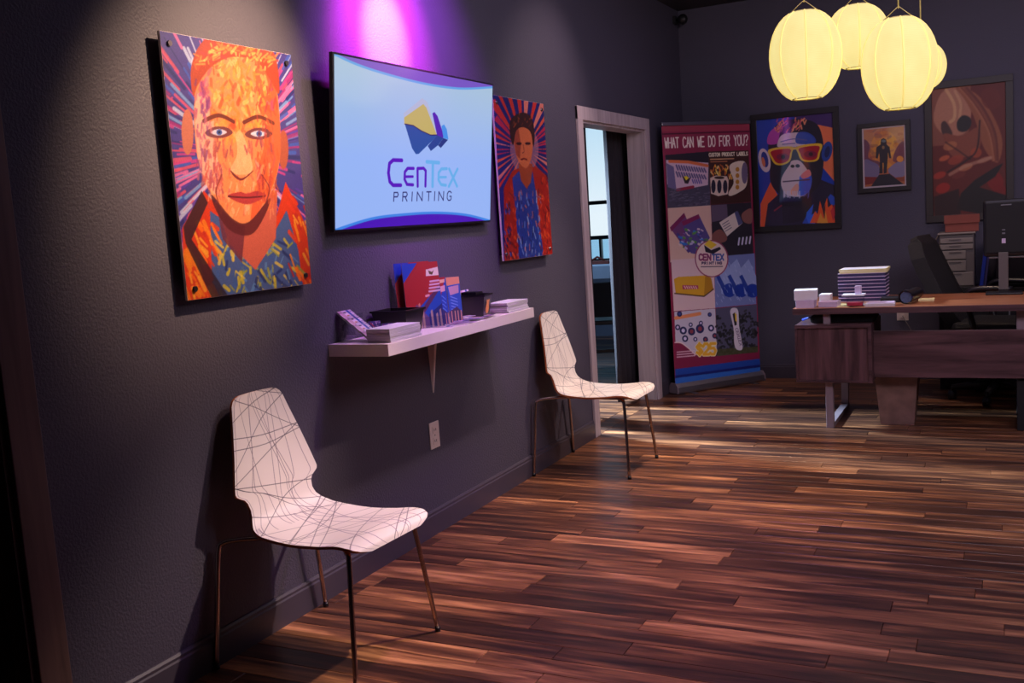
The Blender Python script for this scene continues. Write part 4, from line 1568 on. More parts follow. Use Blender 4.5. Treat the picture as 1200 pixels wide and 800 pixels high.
# round logo
cv.ell(Kb((302, 62))[0], 20.2, 21.5, (150, 60, 90))
cv.ell(Kb((302, 62))[0], 18.8, 20.2, (226, 200, 190))
cv.poly(Kb((262, -8), (300, 18), (345, 0), (352, 12), (310, 38), (270, 28)), (34, 26, 40))
cv.poly(Kb((262, -10), (290, -34), (330, -10), (300, 12)), (226, 190, 50))
cv.text('CEN', Kb((236, 40))[0], Kb((300, 40))[0], (0, 6.6), 1.7, (130, 40, 90), gap=.25)
cv.text('TEX', Kb((306, 40))[0], Kb((368, 38))[0], (0, 6.6), 1.7, (60, 80, 150), gap=.25)
cv.text('PRINTING', Kb((250, 80))[0], Kb((358, 77))[0], (0, 2.6), .9, (60, 40, 80), gap=.35)
cv.line(Kb((246, 104), (360, 100)), 1.0, (90, 70, 90))
upB = Vector((0, .02, TOPZ - .082))
fmB = face_mtx((0, -.012, .082), (1, 0, 0), upB)
cv.mesh('printed_sheet', BL, upB.length, M['print_matte'], bn, fmB, 1.3)
b_ = box('sheet_backing', (0, BL, 0, upB.length, -.0012, -.0004), mat('grey_film', rgb(120, 120, 125), 0.6), bn)
b_.matrix_local = fmB
box('top_bar', (-.003, BL + .003, -.004, .020, TOPZ - .008, TOPZ + .018), M['alu'], bn, .003)
bm = bmesh.new()
bm_tube(bm, [(BL / 2, .02, .08), (BL / 2, .028, TOPZ)], .006, 8)
obj('support_pole', bm, M['alu'], bn)

# ================================================================== FRAMED PICTURES (back wall, facing -y)
XZ = lambda o_: face_mtx(o_, (1, 0, 0), (0, 0, 1))


def framed(name, label, x0, x1, z0, z1, fw, cvs, gain, mfr, matw=0.0, tilt=0.0, blur=0):
    t = thing(name, label, 'picture', ((x0 + x1) / 2, YB, z0))
    w, h = (x1 - x0) / 2, z1 - z0
    D0, D1 = -.032, -.0005
    for dims in ((-w, w, D0, D1, h - fw, h), (-w, w, D0, D1, 0, fw), (-w, -w + fw, D0 + .0002, D1, fw, h - fw), (w - fw, w, D0 + .0002, D1, fw, h - fw)):
        box('frame_rail', dims, mfr, t, 0.002)
    box('backing', (-w + fw, w - fw, -.012, -.004, fw, h - fw), M['mat_white'] if matw else mfr, t)
    e = fw + matw
    cvs.mesh('print', 2 * (w - e), h - 2 * e, M['print_matte'] if blur else M['print_glass'], t, XZ((-w + e, -.0135, e)), gain, blur)
    return t


K = crop(870, 120, 5.0)
cM = K((78, 100), (530, 60), (550, 708), (105, 738))
cv = Canvas(200, 290, cM, (22, 54, 156))
cv.poly(K((300, 80), (530, 60), (540, 260), (420, 200)), (58, 30, 90))
cv.poly(K((440, 130), (530, 150), (545, 470), (470, 380), (480, 300)), (226, 112, 66))
cv.poly(K((105, 600), (165, 470), (215, 560), (150, 738), (105, 738)), (226, 86, 40))
cv.poly(K((500, 600), (530, 480), (548, 600)), (30, 50, 140))
# shoulders
cv.poly(K((150, 600), (215, 540), (340, 560), (450, 450), (545, 490), (555, 715), (130, 740)), (34, 26, 50))
cv.poly(K((230, 545), (400, 530), (420, 690), (240, 720)), (24, 20, 32))
for q_, c_ in (([(370, 715), (380, 650), (420, 600), (410, 665), (440, 640), (430, 715)], (40, 100, 220)), ([(400, 712), (430, 640), (445, 660), (458, 580), (475, 640), (500, 560), (505, 620), (530, 600), (548, 710)], (236, 86, 30)), ([(440, 712), (462, 650), (478, 690), (492, 640), (505, 712)], (250, 150, 50)), ([(505, 560), (520, 540), (545, 560), (545, 610), (520, 600)], (40, 80, 190)), ([(520, 640), (545, 600), (548, 660), (535, 700)], (190, 40, 50)), ([(475, 640), (490, 600), (486, 690)], (40, 20, 30)), ([(355, 715), (375, 675), (392, 715)], (30, 70, 180))):
    cv.poly(K(*q_), c_, .95)
cv.line(K((190, 640), (230, 610)), 2, (150, 40, 60), .8)
# head silhouette
cv.poly(K((150, 250), (165, 170), (230, 110), (330, 95), (430, 120), (470, 200), (480, 330), (460, 470), (400, 540), (300, 560), (215, 540), (165, 470), (160, 380)), (30, 24, 38), sm=True)
# tuft
cv.poly(K((145, 240), (160, 170), (225, 130), (215, 200), (205, 240)), (176, 60, 150), sm=True)
for k in range(46):
    x = r.uniform(190, 370)
    yv = r.uniform(105, 175)
    cv.line(K((x, yv), (x + r.uniform(-10, 25), yv - r.uniform(10, 28))), 1.6, r.choice([(226, 130, 90), (206, 90, 80), (236, 150, 100), (180, 70, 90)]), .9)
# brow and face
cv.poly(K((205, 240), (230, 190), (300, 175), (360, 180), (400, 195), (420, 240), (300, 262), (215, 262)), (206, 186, 186), sm=True)
cv.poly(K((325, 180), (380, 175), (425, 205), (425, 240), (320, 240)), (40, 70, 160), .95, sm=True)
cv.line(K((225, 230), (300, 214), (380, 222)), 1.0, (90, 90, 140), sm=True)
cv.line(K((235, 245), (310, 240)), 1.2, (120, 110, 150))
# ears
cv.ell(K((128, 340))[0], 7, 14.5, (206, 186, 190), 1, -.2)
cv.ell(K((130, 335))[0], 4, 9.5, (32, 50, 130), 1, -.2)
cv.ell(K((122, 350))[0], 2, 6, (206, 110, 70), 1, -.2)
cv.ell(K((498, 290))[0], 6, 12, (34, 62, 140), 1, .2)
cv.ell(K((500, 292))[0], 3, 7, (22, 30, 80), 1, .2)
# muzzle
cv.poly(K((230, 450), (262, 390), (300, 345), (340, 345), (385, 400), (408, 450), (395, 520), (350, 555), (270, 550), (235, 510)), (206, 180, 176), sm=True)
cv.poly(K((345, 430), (400, 425), (410, 470), (390, 530), (335, 550), (335, 470)), (38, 84, 190), sm=True)
cv.poly(K((345, 430), (390, 395), (405, 430), (360, 450)), (216, 120, 120), sm=True)
cv.poly(K((285, 520), (320, 480), (335, 500), (320, 550), (290, 545)), (226, 150, 110), .9, sm=True)
for k in range(34):
    x = r.uniform(240, 395)
    cv.line(K((x, 525), (x + r.uniform(-5, 5), 548 + r.uniform(0, 18))), .9, (205, 190, 200) if x < 340 else (60, 100, 200), .7)
cv.line(K((240, 468), (310, 462), (395, 456)), 1.4, (60, 20, 30), sm=True)
cv.poly(K((285, 350), (310, 340), (340, 350), (345, 385), (315, 395), (285, 385)), (206, 180, 180), sm=True)
cv.ell(K((296, 376))[0], 2.4, 1.9, (26, 18, 26))
cv.ell(K((326, 374))[0], 2.6, 2.1, (26, 18, 26))
# sunglasses
for pts_ in ([(155, 275), (290, 258), (292, 300), (280, 345), (240, 368), (195, 365), (168, 330)], [(325, 258), (462, 243), (458, 300), (445, 340), (400, 352), (350, 342), (328, 300)]):
    cv.poly(K(*pts_), (240, 180, 36), sm=True)
    cxm = sum(p[0] for p in pts_) / len(pts_)
    cym = sum(p[1] for p in pts_) / len(pts_)
    inn = [(cxm + (x - cxm) * .80, cym + (yv - cym) * .78) for x, yv in pts_]
    cv.poly(K(*inn), (170, 20, 36), sm=True)
    cv.ell(K((cxm + 5, cym))[0], 7.5, 4, (120, 20, 60), .9)
    cv.ell(K((cxm + 8, cym))[0], 2.6, 2.4, (50, 14, 30))
cv.line(K((288, 272), (326, 268)), 3.0, (240, 180, 36))
framed('monkey_picture', 'black-framed painting of a chimpanzee wearing yellow sunglasses', .563, 1.238, 1.192, 2.127, .045, cv, 1.35, M['frame'])

K = crop(995, 130, 618 / 85)
cA = K((128, 165), (475, 130), (480, 612), (138, 645))
cv = Canvas(96, 130, cA, (186, 104, 60))
r = random.Random(4)
cv.poly(K((128, 165), (475, 130), (476, 300), (130, 330)), (196, 130, 84))
cv.ell(K((310, 330))[0], 17, 22, (226, 150, 50), .9)
cv.ell(K((330, 300))[0], 10, 13, (240, 180, 70), .7)
for k in range(60):
    x, yv = r.uniform(130, 475), r.uniform(150, 420)
    cv.line(K((x, yv), (x + r.uniform(20, 60), yv + r.uniform(-30, 20))), r.uniform(2, 5), r.choice([(200, 110, 70), (176, 84, 70), (214, 150, 110), (120, 70, 90), (160, 60, 40)]), .35)
cv.poly(K((128, 250), (180, 290), (170, 400), (260, 430), (250, 470), (135, 420)), (96, 50, 80), .8, sm=True)
cv.poly(K((380, 420), (420, 300), (478, 260), (478, 420)), (110, 54, 76), .8, sm=True)
cv.poly(K((135, 420), (200, 430), (260, 470), (250, 560), (135, 570)), (116, 110, 146), .9, sm=True)
cv.poly(K((340, 500), (400, 440), (475, 420), (478, 540), (380, 560)), (130, 124, 156), .9, sm=True)
cv.ell(K((440, 405))[0], 4, 3.6, (236, 150, 60))
cv.poly(K((135, 560), (250, 560), (230, 612), (136, 630)), (130, 40, 34))
cv.poly(K((340, 520), (400, 560), (478, 550), (478, 590), (380, 590)), (150, 70, 40))
cv.poly(K((190, 640), (260, 540), (350, 530), (420, 580), (470, 612), (300, 640)), (40, 34, 44))
cv.poly(K((232, 400), (240, 310), (275, 285), (278, 245), (300, 232), (325, 245), (328, 285), (352, 305), (366, 400), (350, 400), (338, 350), (335, 410), (325, 525), (300, 530), (300, 440), (292, 440), (290, 530), (262, 530), (268, 410), (262, 350), (250, 405)), (44, 36, 42))
cv.ell(K((302, 256))[0], 2.6, 1.6, (110, 120, 120))
cv.ell(K((298, 310))[0], 1.6, 2.0, (150, 110, 70))
framed('astronaut_picture', 'small black-framed picture of an astronaut silhouette on an orange sky', 1.371, 1.750, 1.45, 1.972, .034, cv, 1.1, M['frame'], .012)

K = crop(1070, 60, 473 / 130)
cL = K((65, 172), (392, 124), (400, 690), (80, 722))
cv = Canvas(160, 250, cL, (110, 34, 22))
r = random.Random(8)
cv.poly(K((65, 172), (240, 140), (230, 400), (70, 420)), (150, 84, 60))
cv.poly(K((75, 300), (100, 200), (150, 155), (200, 150), (235, 200), (240, 300), (210, 360), (150, 370), (110, 360)), (196, 130, 96), sm=True)
cv.poly(K((180, 160), (260, 180), (330, 260), (380, 380), (360, 480), (300, 420), (260, 300), (220, 220)), (164, 92, 56), sm=True)
for k in range(26):
    o_ = r.uniform(-14, 14)
    cv.line(K((200 + o_ * 2, 160), (270 + o_ * 2, 240), (330 + o_ * 1.6, 350), (350 + o_, 470)), 2.4, r.choice([(186, 110, 66), (130, 60, 36), (206, 134, 90), (110, 44, 30)]), .55, sm=True)
cv.line(K((130, 170), (165, 230), (168, 290), (150, 310)), 4.0, (230, 176, 120), .9, sm=True)
cv.line(K((170, 175), (195, 230), (190, 290)), 3.4, (222, 166, 116), .85, sm=True)
cv.poly(K((180, 310), (205, 280), (238, 290), (240, 325), (215, 350), (185, 345)), (34, 26, 26), sm=True)
cv.poly(K((110, 320), (130, 310), (160, 360), (140, 372), (115, 362)), (50, 26, 24), .8, sm=True)
cv.poly(K((120, 365), (200, 370), (270, 330), (285, 400), (250, 450), (160, 460)), (150, 76, 50), sm=True)
for (x, yv, a, b, c_) in ((150, 415, 9, 5, (200, 120, 70)), (175, 475, 10, 5, (180, 70, 40)), (265, 440, 7, 6, (190, 80, 40)), (220, 505, 9, 4, (206, 130, 80)), (125, 470, 7, 3, (230, 110, 60)), (105, 545, 8, 4, (200, 60, 36)), (120, 600, 9, 6, (190, 40, 24)), (190, 540, 9, 4, (130, 50, 36)), (350, 560, 10, 12, (150, 24, 18)), (370, 600, 8, 8, (140, 20, 16)), (330, 200, 12, 14, (120, 40, 24)), (300, 470, 9, 3, (190, 120, 90))):
    cv.ell(K((x, yv))[0], a, b, c_, .8, -.4)
cv.line(K((150, 540), (220, 500), (330, 460)), 4.0, (206, 150, 116), .7, sm=True)
cv.line(K((140, 530), (230, 470), (270, 420), (280, 300)), 2.0, (40, 14, 14), .8, sm=True)
cv.line(K((130, 400), (180, 430), (240, 470)), 1.6, (50, 16, 14), .7, sm=True)
cv.poly(K((180, 690), (200, 620), (260, 560), (350, 500), (385, 480), (350, 540), (280, 590), (400, 620), (400, 720)), (24, 16, 16), .97)
cv.poly(K((80, 640), (190, 600), (200, 720), (85, 725)), (40, 18, 16), .85)
cv.grain(.1)
framed('swirl_picture', 'large dark-framed painting of a blurred pale figure on deep red, behind the monitor', 1.85, 2.44, 1.195, 2.222, .05, cv, .85, M['frame_brown'], 0, 0, 2)

# ================================================================== PAPER LANTERNS
def lantern_mat():
    m = bpy.data.materials.new('glowing_rice_paper')
    m.use_nodes = True
    nt = m.node_tree
    b = nt.nodes['Principled BSDF']
    L = nt.links.new
    tc = nt.nodes.new('ShaderNodeTexCoord')
    wv = nt.nodes.new('ShaderNodeTexWave')
    wv.wave_type = 'BANDS'
    wv.bands_direction = 'Z'
    wv.inputs['Scale'].default_value = 40
    wv.inputs['Distortion'].default_value = 1.4
    wv.inputs['Detail'].default_value = 2
    L(tc.outputs['Object'], wv.inputs['Vector'])
    n = nt.nodes.new('ShaderNodeTexNoise')
    n.inputs['Scale'].default_value = 9
    L(tc.outputs['Object'], n.inputs['Vector'])
    mx = nt.nodes.new('ShaderNodeMix')
    mx.data_type = 'RGBA'
    mx.inputs[6].default_value = rgb(238, 214, 128)
    mx.inputs[7].default_value = rgb(255, 240, 160)
    ad = nt.nodes.new('ShaderNodeMath')
    ad.operation = 'MULTIPLY_ADD'
    ad.inputs[1].default_value = .22
    L(wv.outputs['Fac'], ad.inputs[0])
    L(n.outputs[0], ad.inputs[2])
    L(ad.outputs[0], mx.inputs[0])
    L(mx.outputs[2], b.inputs['Emission Color'])
    b.inputs['Emission Strength'].default_value = 0.93
    b.inputs['Base Color'].default_value = rgb(120, 110, 80)
    b.inputs['Roughness'].default_value = .9
    return m


M['lantern'] = lantern_mat()
M['rib'] = emis('paper_rib', rgb(226, 202, 116), 0.88)


def lantern(label, c, R, Hh, cord=((0, 0),)):
    """c = centre; hangs from the ceiling"""
    t = thing('paper_lantern', label, 'lantern', (c[0], c[1], c[2] - Hh / 2), 0.2, 'paper lanterns hanging over the desk')
    prof = []
    for k in range(15):
        a = math.radians(-70 + 140 * k / 14)
        prof.append((R * math.cos(a) ** 0.85, Hh / 2 + Hh / 2 * math.sin(a) / math.sin(math.radians(70))))
    bm = bmesh.new()
    n = 32
    rings = []
    for rr_, z in prof:
        rings.append([bm.verts.new((rr_ * math.cos(k * 2 * math.pi / n), rr_ * math.sin(k * 2 * math.pi / n), z)) for k in range(n)])
    for a, b in zip(rings, rings[1:]):
        for k in range(n):
            bm.faces.new((a[k], a[(k + 1) % n], b[(k + 1) % n], b[k])).smooth = True
    obj('paper_shade', bm, M['lantern'], t)
    me = None
    for k in range(8):
        if me is None:
            bm = bmesh.new()
            bm_tube(bm, [(rr_ * 1.003, 0, z) for rr_, z in prof], R * .028, 5)
            o = obj('rib', bm, M['rib'], t)
            me = o.data
        else:
            o = bpy.data.objects.new('rib', me)
            COL.objects.link(o)
            o.parent = t
        o.rotation_euler = (0, 0, k * math.pi / 4)
    for z, rr_ in ((0, prof[0][0]), (Hh, prof[-1][0])):
        bm = bmesh.new()
        bm_tube(bm, [(rr_ * math.cos(a * math.pi / 10), rr_ * math.sin(a * math.pi / 10), z) for a in range(21)], .003, 5)
        obj('hoop', bm, M['cord'], t)
    bm = bmesh.new()
    top = ZC - (c[2] - Hh / 2)
    bm_tube(bm, [(0, 0, Hh + .05), (0, 0, top)], .0035, 6)
    bm_tube(bm, [(-prof[-1][0], 0, Hh), (0, 0, Hh + .06), (prof[-1][0], 0, Hh)], .002, 5)
    obj('cord', bm, M['cord'], t)
    bm = bmesh.new()
    bm_lathe(bm, [(0, Hh * .55), (.03, Hh * .6), (.03, Hh * .7), (.014, Hh * .78), (.004, Hh * .9), (0, Hh * .9)], n=12)
    obj('bulb_holder', bm, M['white'], t)
    return t


lantern('left, nearest oval paper lantern glowing yellow over the desk', (1.479, 5.4, 2.154), .176, .43)
lantern('rear paper lantern glowing brightest between the two big ones', (1.66, 6.0, 2.30), .165, .335)
lantern('right, lowest-hanging big oval paper lantern', (1.927, 5.4, 2.055), .176, .432)
lantern('small paper lantern peeking out behind the right edge of the big right one', (1.985, 6.0, 2.10), .125, .24)
bm = bmesh.new()
bm_tube(bm, [(1.655, 6.0, 2.53), (1.80, 5.98, 2.60), (2.05, 5.95, 3.02)], .003, 6)
tag(obj('lamp_cord', bm, M['cord']), 'slack lamp cord running off to the right from the rear lantern', 'cord')

# ================================================================== SECURITY CAMERA
t = thing('security_camera', 'small black security camera high in the far left corner', 'camera', (.0, 8.08, 2.93))
box('mount', (0.0005, .02, -.03, .03, -.03, .03), M['blackmatte'], t)
bm = bmesh.new()
bm_tube(bm, [(.018, 0, 0), (.05, -.01, .0)], .012, 8)
obj('arm', bm, M['blackmatte'], t)
bm = bmesh.new()
bmesh.ops.create_uvsphere(bm, u_segments=16, v_segments=10, radius=.042, matrix=Matrix.Translation((.08, -.02, -.005)))
obj('camera_ball', bm, M['black'], t)

# ================================================================== DESK
DY, DZ = 6.345, .757
desk = thing('office_desk', 'long walnut-look office desk in front of the back wall', 'desk', (1.19, DY, 0))
bm = bmesh.new()
bm_box(bm, 0, 2.0, 0, .77, DZ - .038, DZ, .002)
o = obj('desk_top', bm, M['desktop'], desk)
bm = bmesh.new()
bm_box(bm, 0, 2.0, -.0025, -.0002, DZ - .037, DZ - .001)
obj('edge_band', bm, M['desk'], desk)
cab = None
box('cabinet', (.012, .465, .0, .5, .295, .655), M['deskv'], desk, .002)
for dims in ((.012, .465, -.012, -.0005, .635, .655), (.012, .465, -.012, -.0005, .295, .307), (.012, .026, -.012, -.0005, .307, .635), (.445, .465, -.012, -.0005, .307, .635)):
    box('cabinet_edge', dims, M['desk'], desk)
for dims in ((.465, 2.0, .08, .10, .315, .602),):
    box('modesty_panel', dims, M['desk'], desk, .002)
for xx_ in (.18, 1.25):
    yl = .03 if xx_ < 1 else .105
    lg = box('leg', (xx_, xx_ + .045, yl, yl + .045, 0, .292 if xx_ < 1 else .60), M['metal_leg'] if xx_ < 1 else M['blackmatte'], desk, .002)  # right leg parts coloured black, the shade under the desk put into colour
    if xx_ < 1:
        box('spacer_post', (xx_, xx_ + .04, .03, .07, .656, .718), M['metal_leg'], desk)
    else:
        box('spacer_post', (xx_, xx_ + .045, yl - .02, yl + .045, .603, .718), M['metal_leg'], desk)
    box('rear_leg', (xx_, xx_ + .045, .68, .725, 0, .718), M['metal_leg'] if xx_ < 1 else M['blackmatte'], desk, .002)
    box('runner', (xx_, xx_ + .045, yl + .045, .68, 0.0, .03), M['metal_leg'] if xx_ < 1 else M['blackmatte'], desk, .002)
t = thing('black_bag', 'black bag with blue trim lying on the desk cabinet below the desk top', 'bag', (1.22, 6.42, .656))
bm = bmesh.new()
bm_box(bm, .06, .44, 0, .3, 0, .046, .015)
obj('body', bm, M['blackmatte'], t)
bm = bmesh.new()
bm_tube(bm, [(.0, .1, .012), (.05, .06, .03), (.12, .03, .04)], .008, 6)
obj('strap', bm, M['blue'], t)

# waste bin
t = thing('waste_bin', 'brown marbled waste bin under the desk panel', 'bin', (1.772, 6.62, 0))
bm = bmesh.new()
def rg(hx, hy, z):
    return [bm.verts.new(p) for p in ((-hx, -hy, z), (hx, -hy, z), (hx, hy, z), (-hx, hy, z))]
R_ = [rg(.098, .085, 0.0), rg(.125, .11, .31), rg(.12, .105, .31), rg(.094, .081, .008)]
for a, b in zip(R_, R_[1:]):
    for k in range(4):
        bm.faces.new((a[k], a[(k + 1) % 4], b[(k + 1) % 4], b[k]))
bm.faces.new(R_[0])
bm.faces.new(R_[-1])
obj('bin_body', bm, M['bin'], t)
bm = bmesh.new()
bm_box(bm, -.128, .128, -.113, -.108, .295, .31)
bm_box(bm, -.128, .128, .108, .113, .295, .31)
obj('rim', bm, M['bin'], t)

# small things on the desk top
def carton(label, x0, x1, y0, y1, z0, z1, m, rz=0.0, grp=None, name='small_box', cat='box'):
    t = thing(name, label, cat, ((x0 + x1) / 2, (y0 + y1) / 2, z0), rz, grp)
    hx, hy, h = (x1 - x0) / 2, (y1 - y0) / 2, z1 - z0
    box('box_body', (-hx, hx, -hy, hy, 0, h * .72), m, t, .001)
    box('lid', (-hx - .0015, hx + .0015, -hy - .0015, hy + .0015, h * .72, h), m, t, .001)
    return t


E0 = DZ + .0005
carton('lower white box at the left end of the desk, under a tilted white box', 1.205, 1.315, 6.375, 6.50, E0, E0 + .048, M['lilac'], .03)
carton('upper white box at the left end of the desk, stacked askew', 1.19, 1.325, 6.38, 6.52, E0 + .049, E0 + .11, M['paper'], .12)
carton('small white box behind the stacked pair at the left end of the desk', 1.32, 1.385, 6.56, 6.66, E0, E0 + .065, M['paper'])
carton('low pale box between the white pair and the catalogue stack', 1.34, 1.455, 6.40, 6.50, E0, E0 + .034, M['lilac'], -.05)
for k in range(8):
    t = thing('catalogue', f'dark blue catalogue, {["bottom", "second", "third", "fourth", "fifth", "sixth", "seventh", "top"][k]} one in the stack on the desk counted from below', 'catalogue', (1.56, 6.83, E0 + k * .0225), rk.uniform(-.02, .02), 'dark catalogues stacked on the desk')
    box('pages', (-.145, .140, -.10, .10, .002, .0195), M['navy'], t)
    box('cover', (-.148, .143, -.103, .103, .0196, .0222), M['lilac'], t)
    box('back_cover', (-.148, .143, -.103, .103, 0, .0019), M['lilac'], t)
for k in range(2):
    t = thing('paper_bundle', ['lower cream paper bundle on top of the dark catalogue stack', 'upper cream paper bundle crowning the dark catalogue stack'][k], 'papers', (1.565, 6.83, E0 + .181 + k * .013), .03 - .05 * k)
    box('sheets', (-.145, .145, -.10, .10, 0, .012), M['cream'], t)
    box('top_sheet', (-.14, .14, -.10, .10, .0121, .0126), M['paper'], t)
t = thing('card_display', 'clear box with red cards and white lid in front of the catalogues', 'card holder', (1.555, 6.44, E0))
box('base', (-.05, .05, -.04, .04, 0, .004), M['clear'], t)
for dims in ((-.05, -.047, -.04, .04, .004, .065), (.047, .05, -.04, .04, .004, .065), (-.047, .047, .037, .04, .004, .065)):
    box('side_wall', dims, M['clear'], t)
box('lid', (-.075, .055, -.045, .05, .065, .074), M['paper'], t)
tag(box('card_pack', (1.51, 1.60, 6.405, 6.47, E0 + .0045, E0 + .022), M['red'], None, .001), 'red card pack inside the clear display box', 'cards')
tag(box('tiny_carton', (1.555, 1.592, 6.42, 6.45, E0 + .0745, E0 + .125), M['lilac'], None, .001), 'tiny upright lilac carton on the card display lid', 'box')
t = thing('paper_pile', 'low pile of grey papers right of the card display', 'papers', (1.70, 6.43, E0), .05)
box('sheets', (-.085, .085, -.06, .06, 0, .018), M['paper_edge'], t)
box('top_sheet', (-.07, .08, -.05, .06, .0181, .021), M['lilac'], t)
tag(box('cream_sheet', (1.45, 1.52, 6.38, 6.60, E0, E0 + .003), M['cream']), 'cream sheet on the desk left of the card display', 'paper')
bm = bmesh.new()
bm_box(bm, 1.68, 1.80, 6.60, 6.75, E0, E0 + .03, .004)
tag(obj('black_case', bm, M['black']), 'small black case behind the grey paper pile', 'case')
t = thing('black_tube', 'thick black tube lying on the desk, open end to the camera', 'tube', (1.84, 6.47, E0), 0)
bm = bmesh.new()
n = 20
for (ra, rb, ya, yb) in ((.042, .042, 0, .07), (.036, .036, .07, .30)):
    bm_tube(bm, [(.0 + ya * .15, ya, .043), (.0 + yb * .15, yb, .043)], ra, n, caps=False)
obj('tube_body', bm, M['black'], t)
bm = bmesh.new()
bm_tube(bm, [(.002, .02, .043), (.003, .024, .043)], .036, n)
obj('end_disc', bm, mat('blue_grey_lens', rgb(90, 100, 130), 0.2, var=.5, scale=90), t)
tag(box('white_card', (1.90, 1.99, 6.63, 6.72, E0, E0 + .012), M['cream'], None, .001), 'small cream card right of the black tube', 'card')

# office chair behind the desk
oc = thing('office_chair', 'black high-back office chair turned sideways behind the desk', 'chair', (2.16, 7.465, 0), math.radians(-12))
bm = bmesh.new()
spine = smooth_loop([(-.02, .50), (-.10, .62), (-.19, .80), (-.27, .98), (-.315, 1.12)], 5, False)
hwb = np.interp(np.linspace(0, 1, len(spine)), [0, .3, .75, 1], [.20, .23, .22, .15])
ra_, rb_ = [], []
N_ = 9
for i_, ((x, z), hw_) in enumerate(zip(spine, hwb)):
    th = .045 if i_ < len(spine) - 2 else .022
    ra_.append([bm.verts.new((x - .02 * (1 - (2 * j / (N_ - 1) - 1) ** 2) + th, hw_ * (2 * j / (N_ - 1) - 1), z + .01)) for j in range(N_)])
    rb_.append([bm.verts.new((x - .02 * (1 - (2 * j / (N_ - 1) - 1) ** 2) - th, hw_ * (2 * j / (N_ - 1) - 1), z - .01)) for j in range(N_)])
for v in (ra_, rb_):
    for i_ in range(len(v) - 1):
        for j in range(N_ - 1):
            bm.faces.new((v[i_][j], v[i_][j + 1], v[i_ + 1][j + 1], v[i_ + 1][j])).smooth = True
for i_ in range(len(ra_) - 1):
    for j in (0, N_ - 1):
        bm.faces.new((ra_[i_][j], ra_[i_ + 1][j], rb_[i_ + 1][j], rb_[i_][j]))
for j in range(N_ - 1):
    for i_ in (0, len(ra_) - 1):
        bm.faces.new((ra_[i_][j], ra_[i_][j + 1], rb_[i_][j + 1], rb_[i_][j]))
obj('backrest', bm, M['mesh'], oc)
bm = bmesh.new()
bm_box(bm, -.06, .44, -.25, .25, .46, .55, .035)
obj('seat', bm, M['mesh'], oc)
for s in (-1, 1):
    bm = bmesh.new()
    bm_tube(bm, smooth_loop([(.1, s * .28, .50), (.06, s * .30, .70), (.10, s * .30, .775), (.33, s * .29, .775)], 5, False), .02, 8)
    obj('armrest', bm, M['black'], oc)
bm = bmesh.new()
bm_tube(bm, [(.17, 0, .09), (.17, 0, .47)], .03, 12)
obj('gas_column', bm, M['black'], oc)
for k in range(5):
    a = math.radians(198 + 72 * k)
    ex, ey = .17 + .28 * math.cos(a), .28 * math.sin(a)
    bm = bmesh.new()
    bm_tube(bm, [(.17, 0, .12), (ex, ey, .085)], [.03, .018], 8)
    sp = obj('base_spoke', bm, M['black'], oc)
    bm = bmesh.new()
    bm_tube(bm, [(ex - .022, ey, .032), (ex + .022, ey, .032)], .0315, 14)
    bm_tube(bm, [(ex, ey, .05), (ex, ey, .09)], .009, 6)
    obj('caster', bm, M['black'], sp)

# credenza and office machines behind the desk
t = thing('credenza', 'low black cabinet against the back wall behind the desk', 'cabinet', (1.98, 7.80, 0))
box('cabinet_body', (-.03, 1.5, -.02, .38, 0, .70), M['blackmatte'], t)
box('cabinet_top', (-.04, 1.51, -.03, .38, .7005, .725), M['blackmatte'], t)
for xx_ in (0.0, .5, 1.0):
    d = box('door', (xx_, xx_ + .47, -.036, -.021, .03, .68), M['black'], t)
    box('handle', (xx_ + .42, xx_ + .43, -.046, -.037, .5, .6), M['alu'], d)
CZ = .7255
t = thing('drawer_tower', 'beige plastic drawer tower with curved top left of the monitor', 'drawers', (2.07, 7.96, CZ))
box('tower_body', (-.115, .115, -.13, .15, 0, .385), M['beige2'], t, .006)
for k, (z0, z1) in enumerate(((.02, .115), (.125, .20), (.21, .27), (.28, .315), (.325, .36))):
    d = box('drawer', (-.108, .108 if k in (0, 3, 4) else .06, -.142, -.1305, z0, z1), M['beige'], t, .003)
    box('pull', (-.05, .03, -.148, -.1425, z1 - .014, z1 - .007), M['beige2'], d)
box('tower_lid', (-.125, .125, -.145, .155, .3855, .40), M['beige'], t, .005)
bm = bmesh.new()
bm_tube(bm, smooth_loop([(-.165, -.05, .0), (-.17, -.05, .22), (-.15, -.05, .33), (-.125, -.05, .375), (-.118, -.05, .384)], 6, False), .006, 6)
obj('side_rail', bm, M['beige'], t)
t = thing('card_box', 'red-brown open card box lying on top of the beige drawer tower', 'box', (2.10, 7.96, CZ + .4015), .05)
box('box_body', (-.11, .11, -.09, .09, 0, .10), M['brownbox'], t, .002)
box('box_flap', (-.115, .115, -.10, -.091, .062, .122), M['brownbox'], t)
t = thing('blue_binder', 'blue binder standing tilted right of the beige drawer tower', 'binder', (2.225, 7.83, CZ), 0)
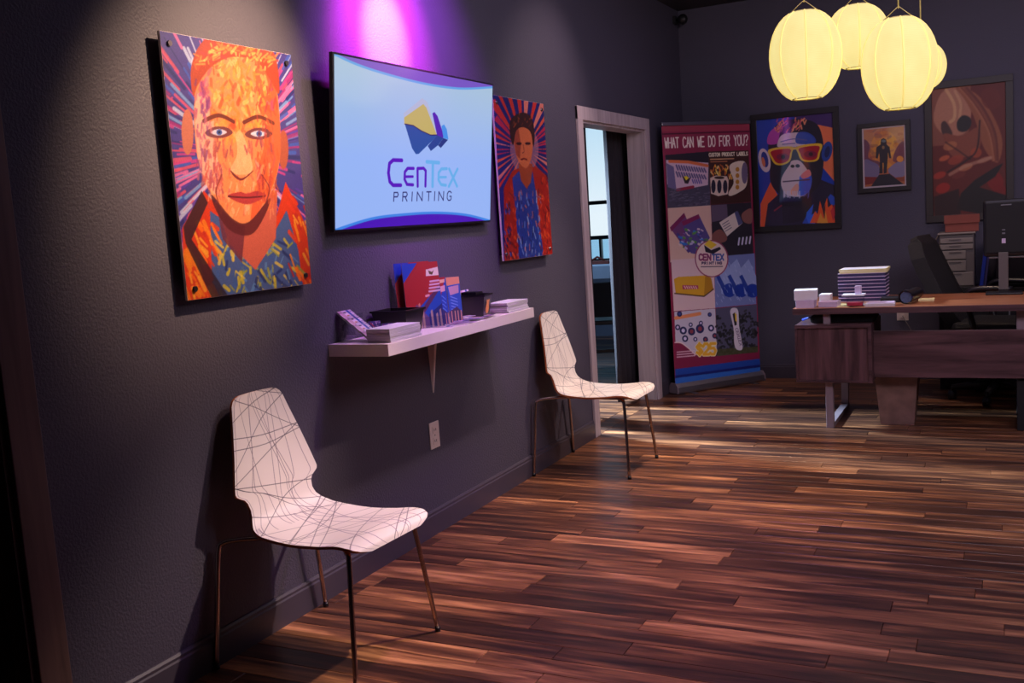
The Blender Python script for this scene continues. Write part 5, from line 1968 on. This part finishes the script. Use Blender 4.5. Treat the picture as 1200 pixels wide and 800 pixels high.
o = box('cover', (-.012, .012, -.02, .22, 0, .36), M['blue'], t, .002, None, (0, math.radians(7), 0))
o = box('pages', (.0125, .03, -.01, .21, .004, .35), M['navy'], t, 0, None, (0, math.radians(7), 0))
t = thing('black_printer', 'black office machine with small lights behind the monitor stand', 'printer', (2.62, 8.0, CZ))
box('printer_body', (-.30, .3, -.19, .16, 0, .27), M['black'], t, .01)
box('paper_tray', (-.25, .25, -.2, -.1905, .02, .07), M['blackmatte'], t)
box('scanner_lid', (-.3, .3, -.17, .16, .2705, .31), M['blackmatte'], t, .01)
for z in (.06, .09, .225):
    box('button', (-.278, -.258, -.196, -.1905, z, z + .008), M['alu'], t)
t = thing('black_case', 'black upright case between blue binder and monitor', 'case', (2.33, 7.98, CZ + .3115))
box('case_body', (0, .10, 0, .12, 0, .12), M['black'], t, .006)
tag(box('small_white_box', (2.335, 2.385, 7.99, 8.05, CZ + .432, CZ + .467), M['beige'], None, .002), 'small pale box on the black upright case', 'box')
mo = thing('monitor', 'black computer monitor on the desk seen from behind', 'monitor', (2.46, 7.0, E0))
bm = bmesh.new()
bm_box(bm, -.20, .36, -.02, .02, .235, .59, .018)
obj('rear_cover', bm, M['black'], mo)
bm = bmesh.new()
bm_box(bm, -.185, .345, -.028, -.0205, .26, .57, .003)
obj('rear_panel', bm, M['blackmatte'], mo)
box('bottom_trim', (-.17, .33, -.018, .014, .224, .2345), M['beige2'], mo, .003)
box('stand_neck', (-.115, -.06, -.045, -.0285, .03, .262), M['beige2'], mo, .003)
box('stand_foot', (-.19, .02, -.09, .07, 0, .012), M['black'], mo, .003)
bm = bmesh.new()
bm_box(bm, -.115, -.06, -.045, -.02, .0125, .0295)
obj('stand_heel', bm, M['black'], mo)
for z0, z1 in ((.375, .385), (.398, .405)):
    box('port', (-.094, -.076, -.0305, -.0282, z0, z1), M['alu'], mo)
box('port_label', (-.096, -.074, -.0302, -.0282, .318, .348), M['lilac'], mo)
box('top_vent', (-.10, -.04, -.0302, -.0282, .552, .558), M['alu'], mo)
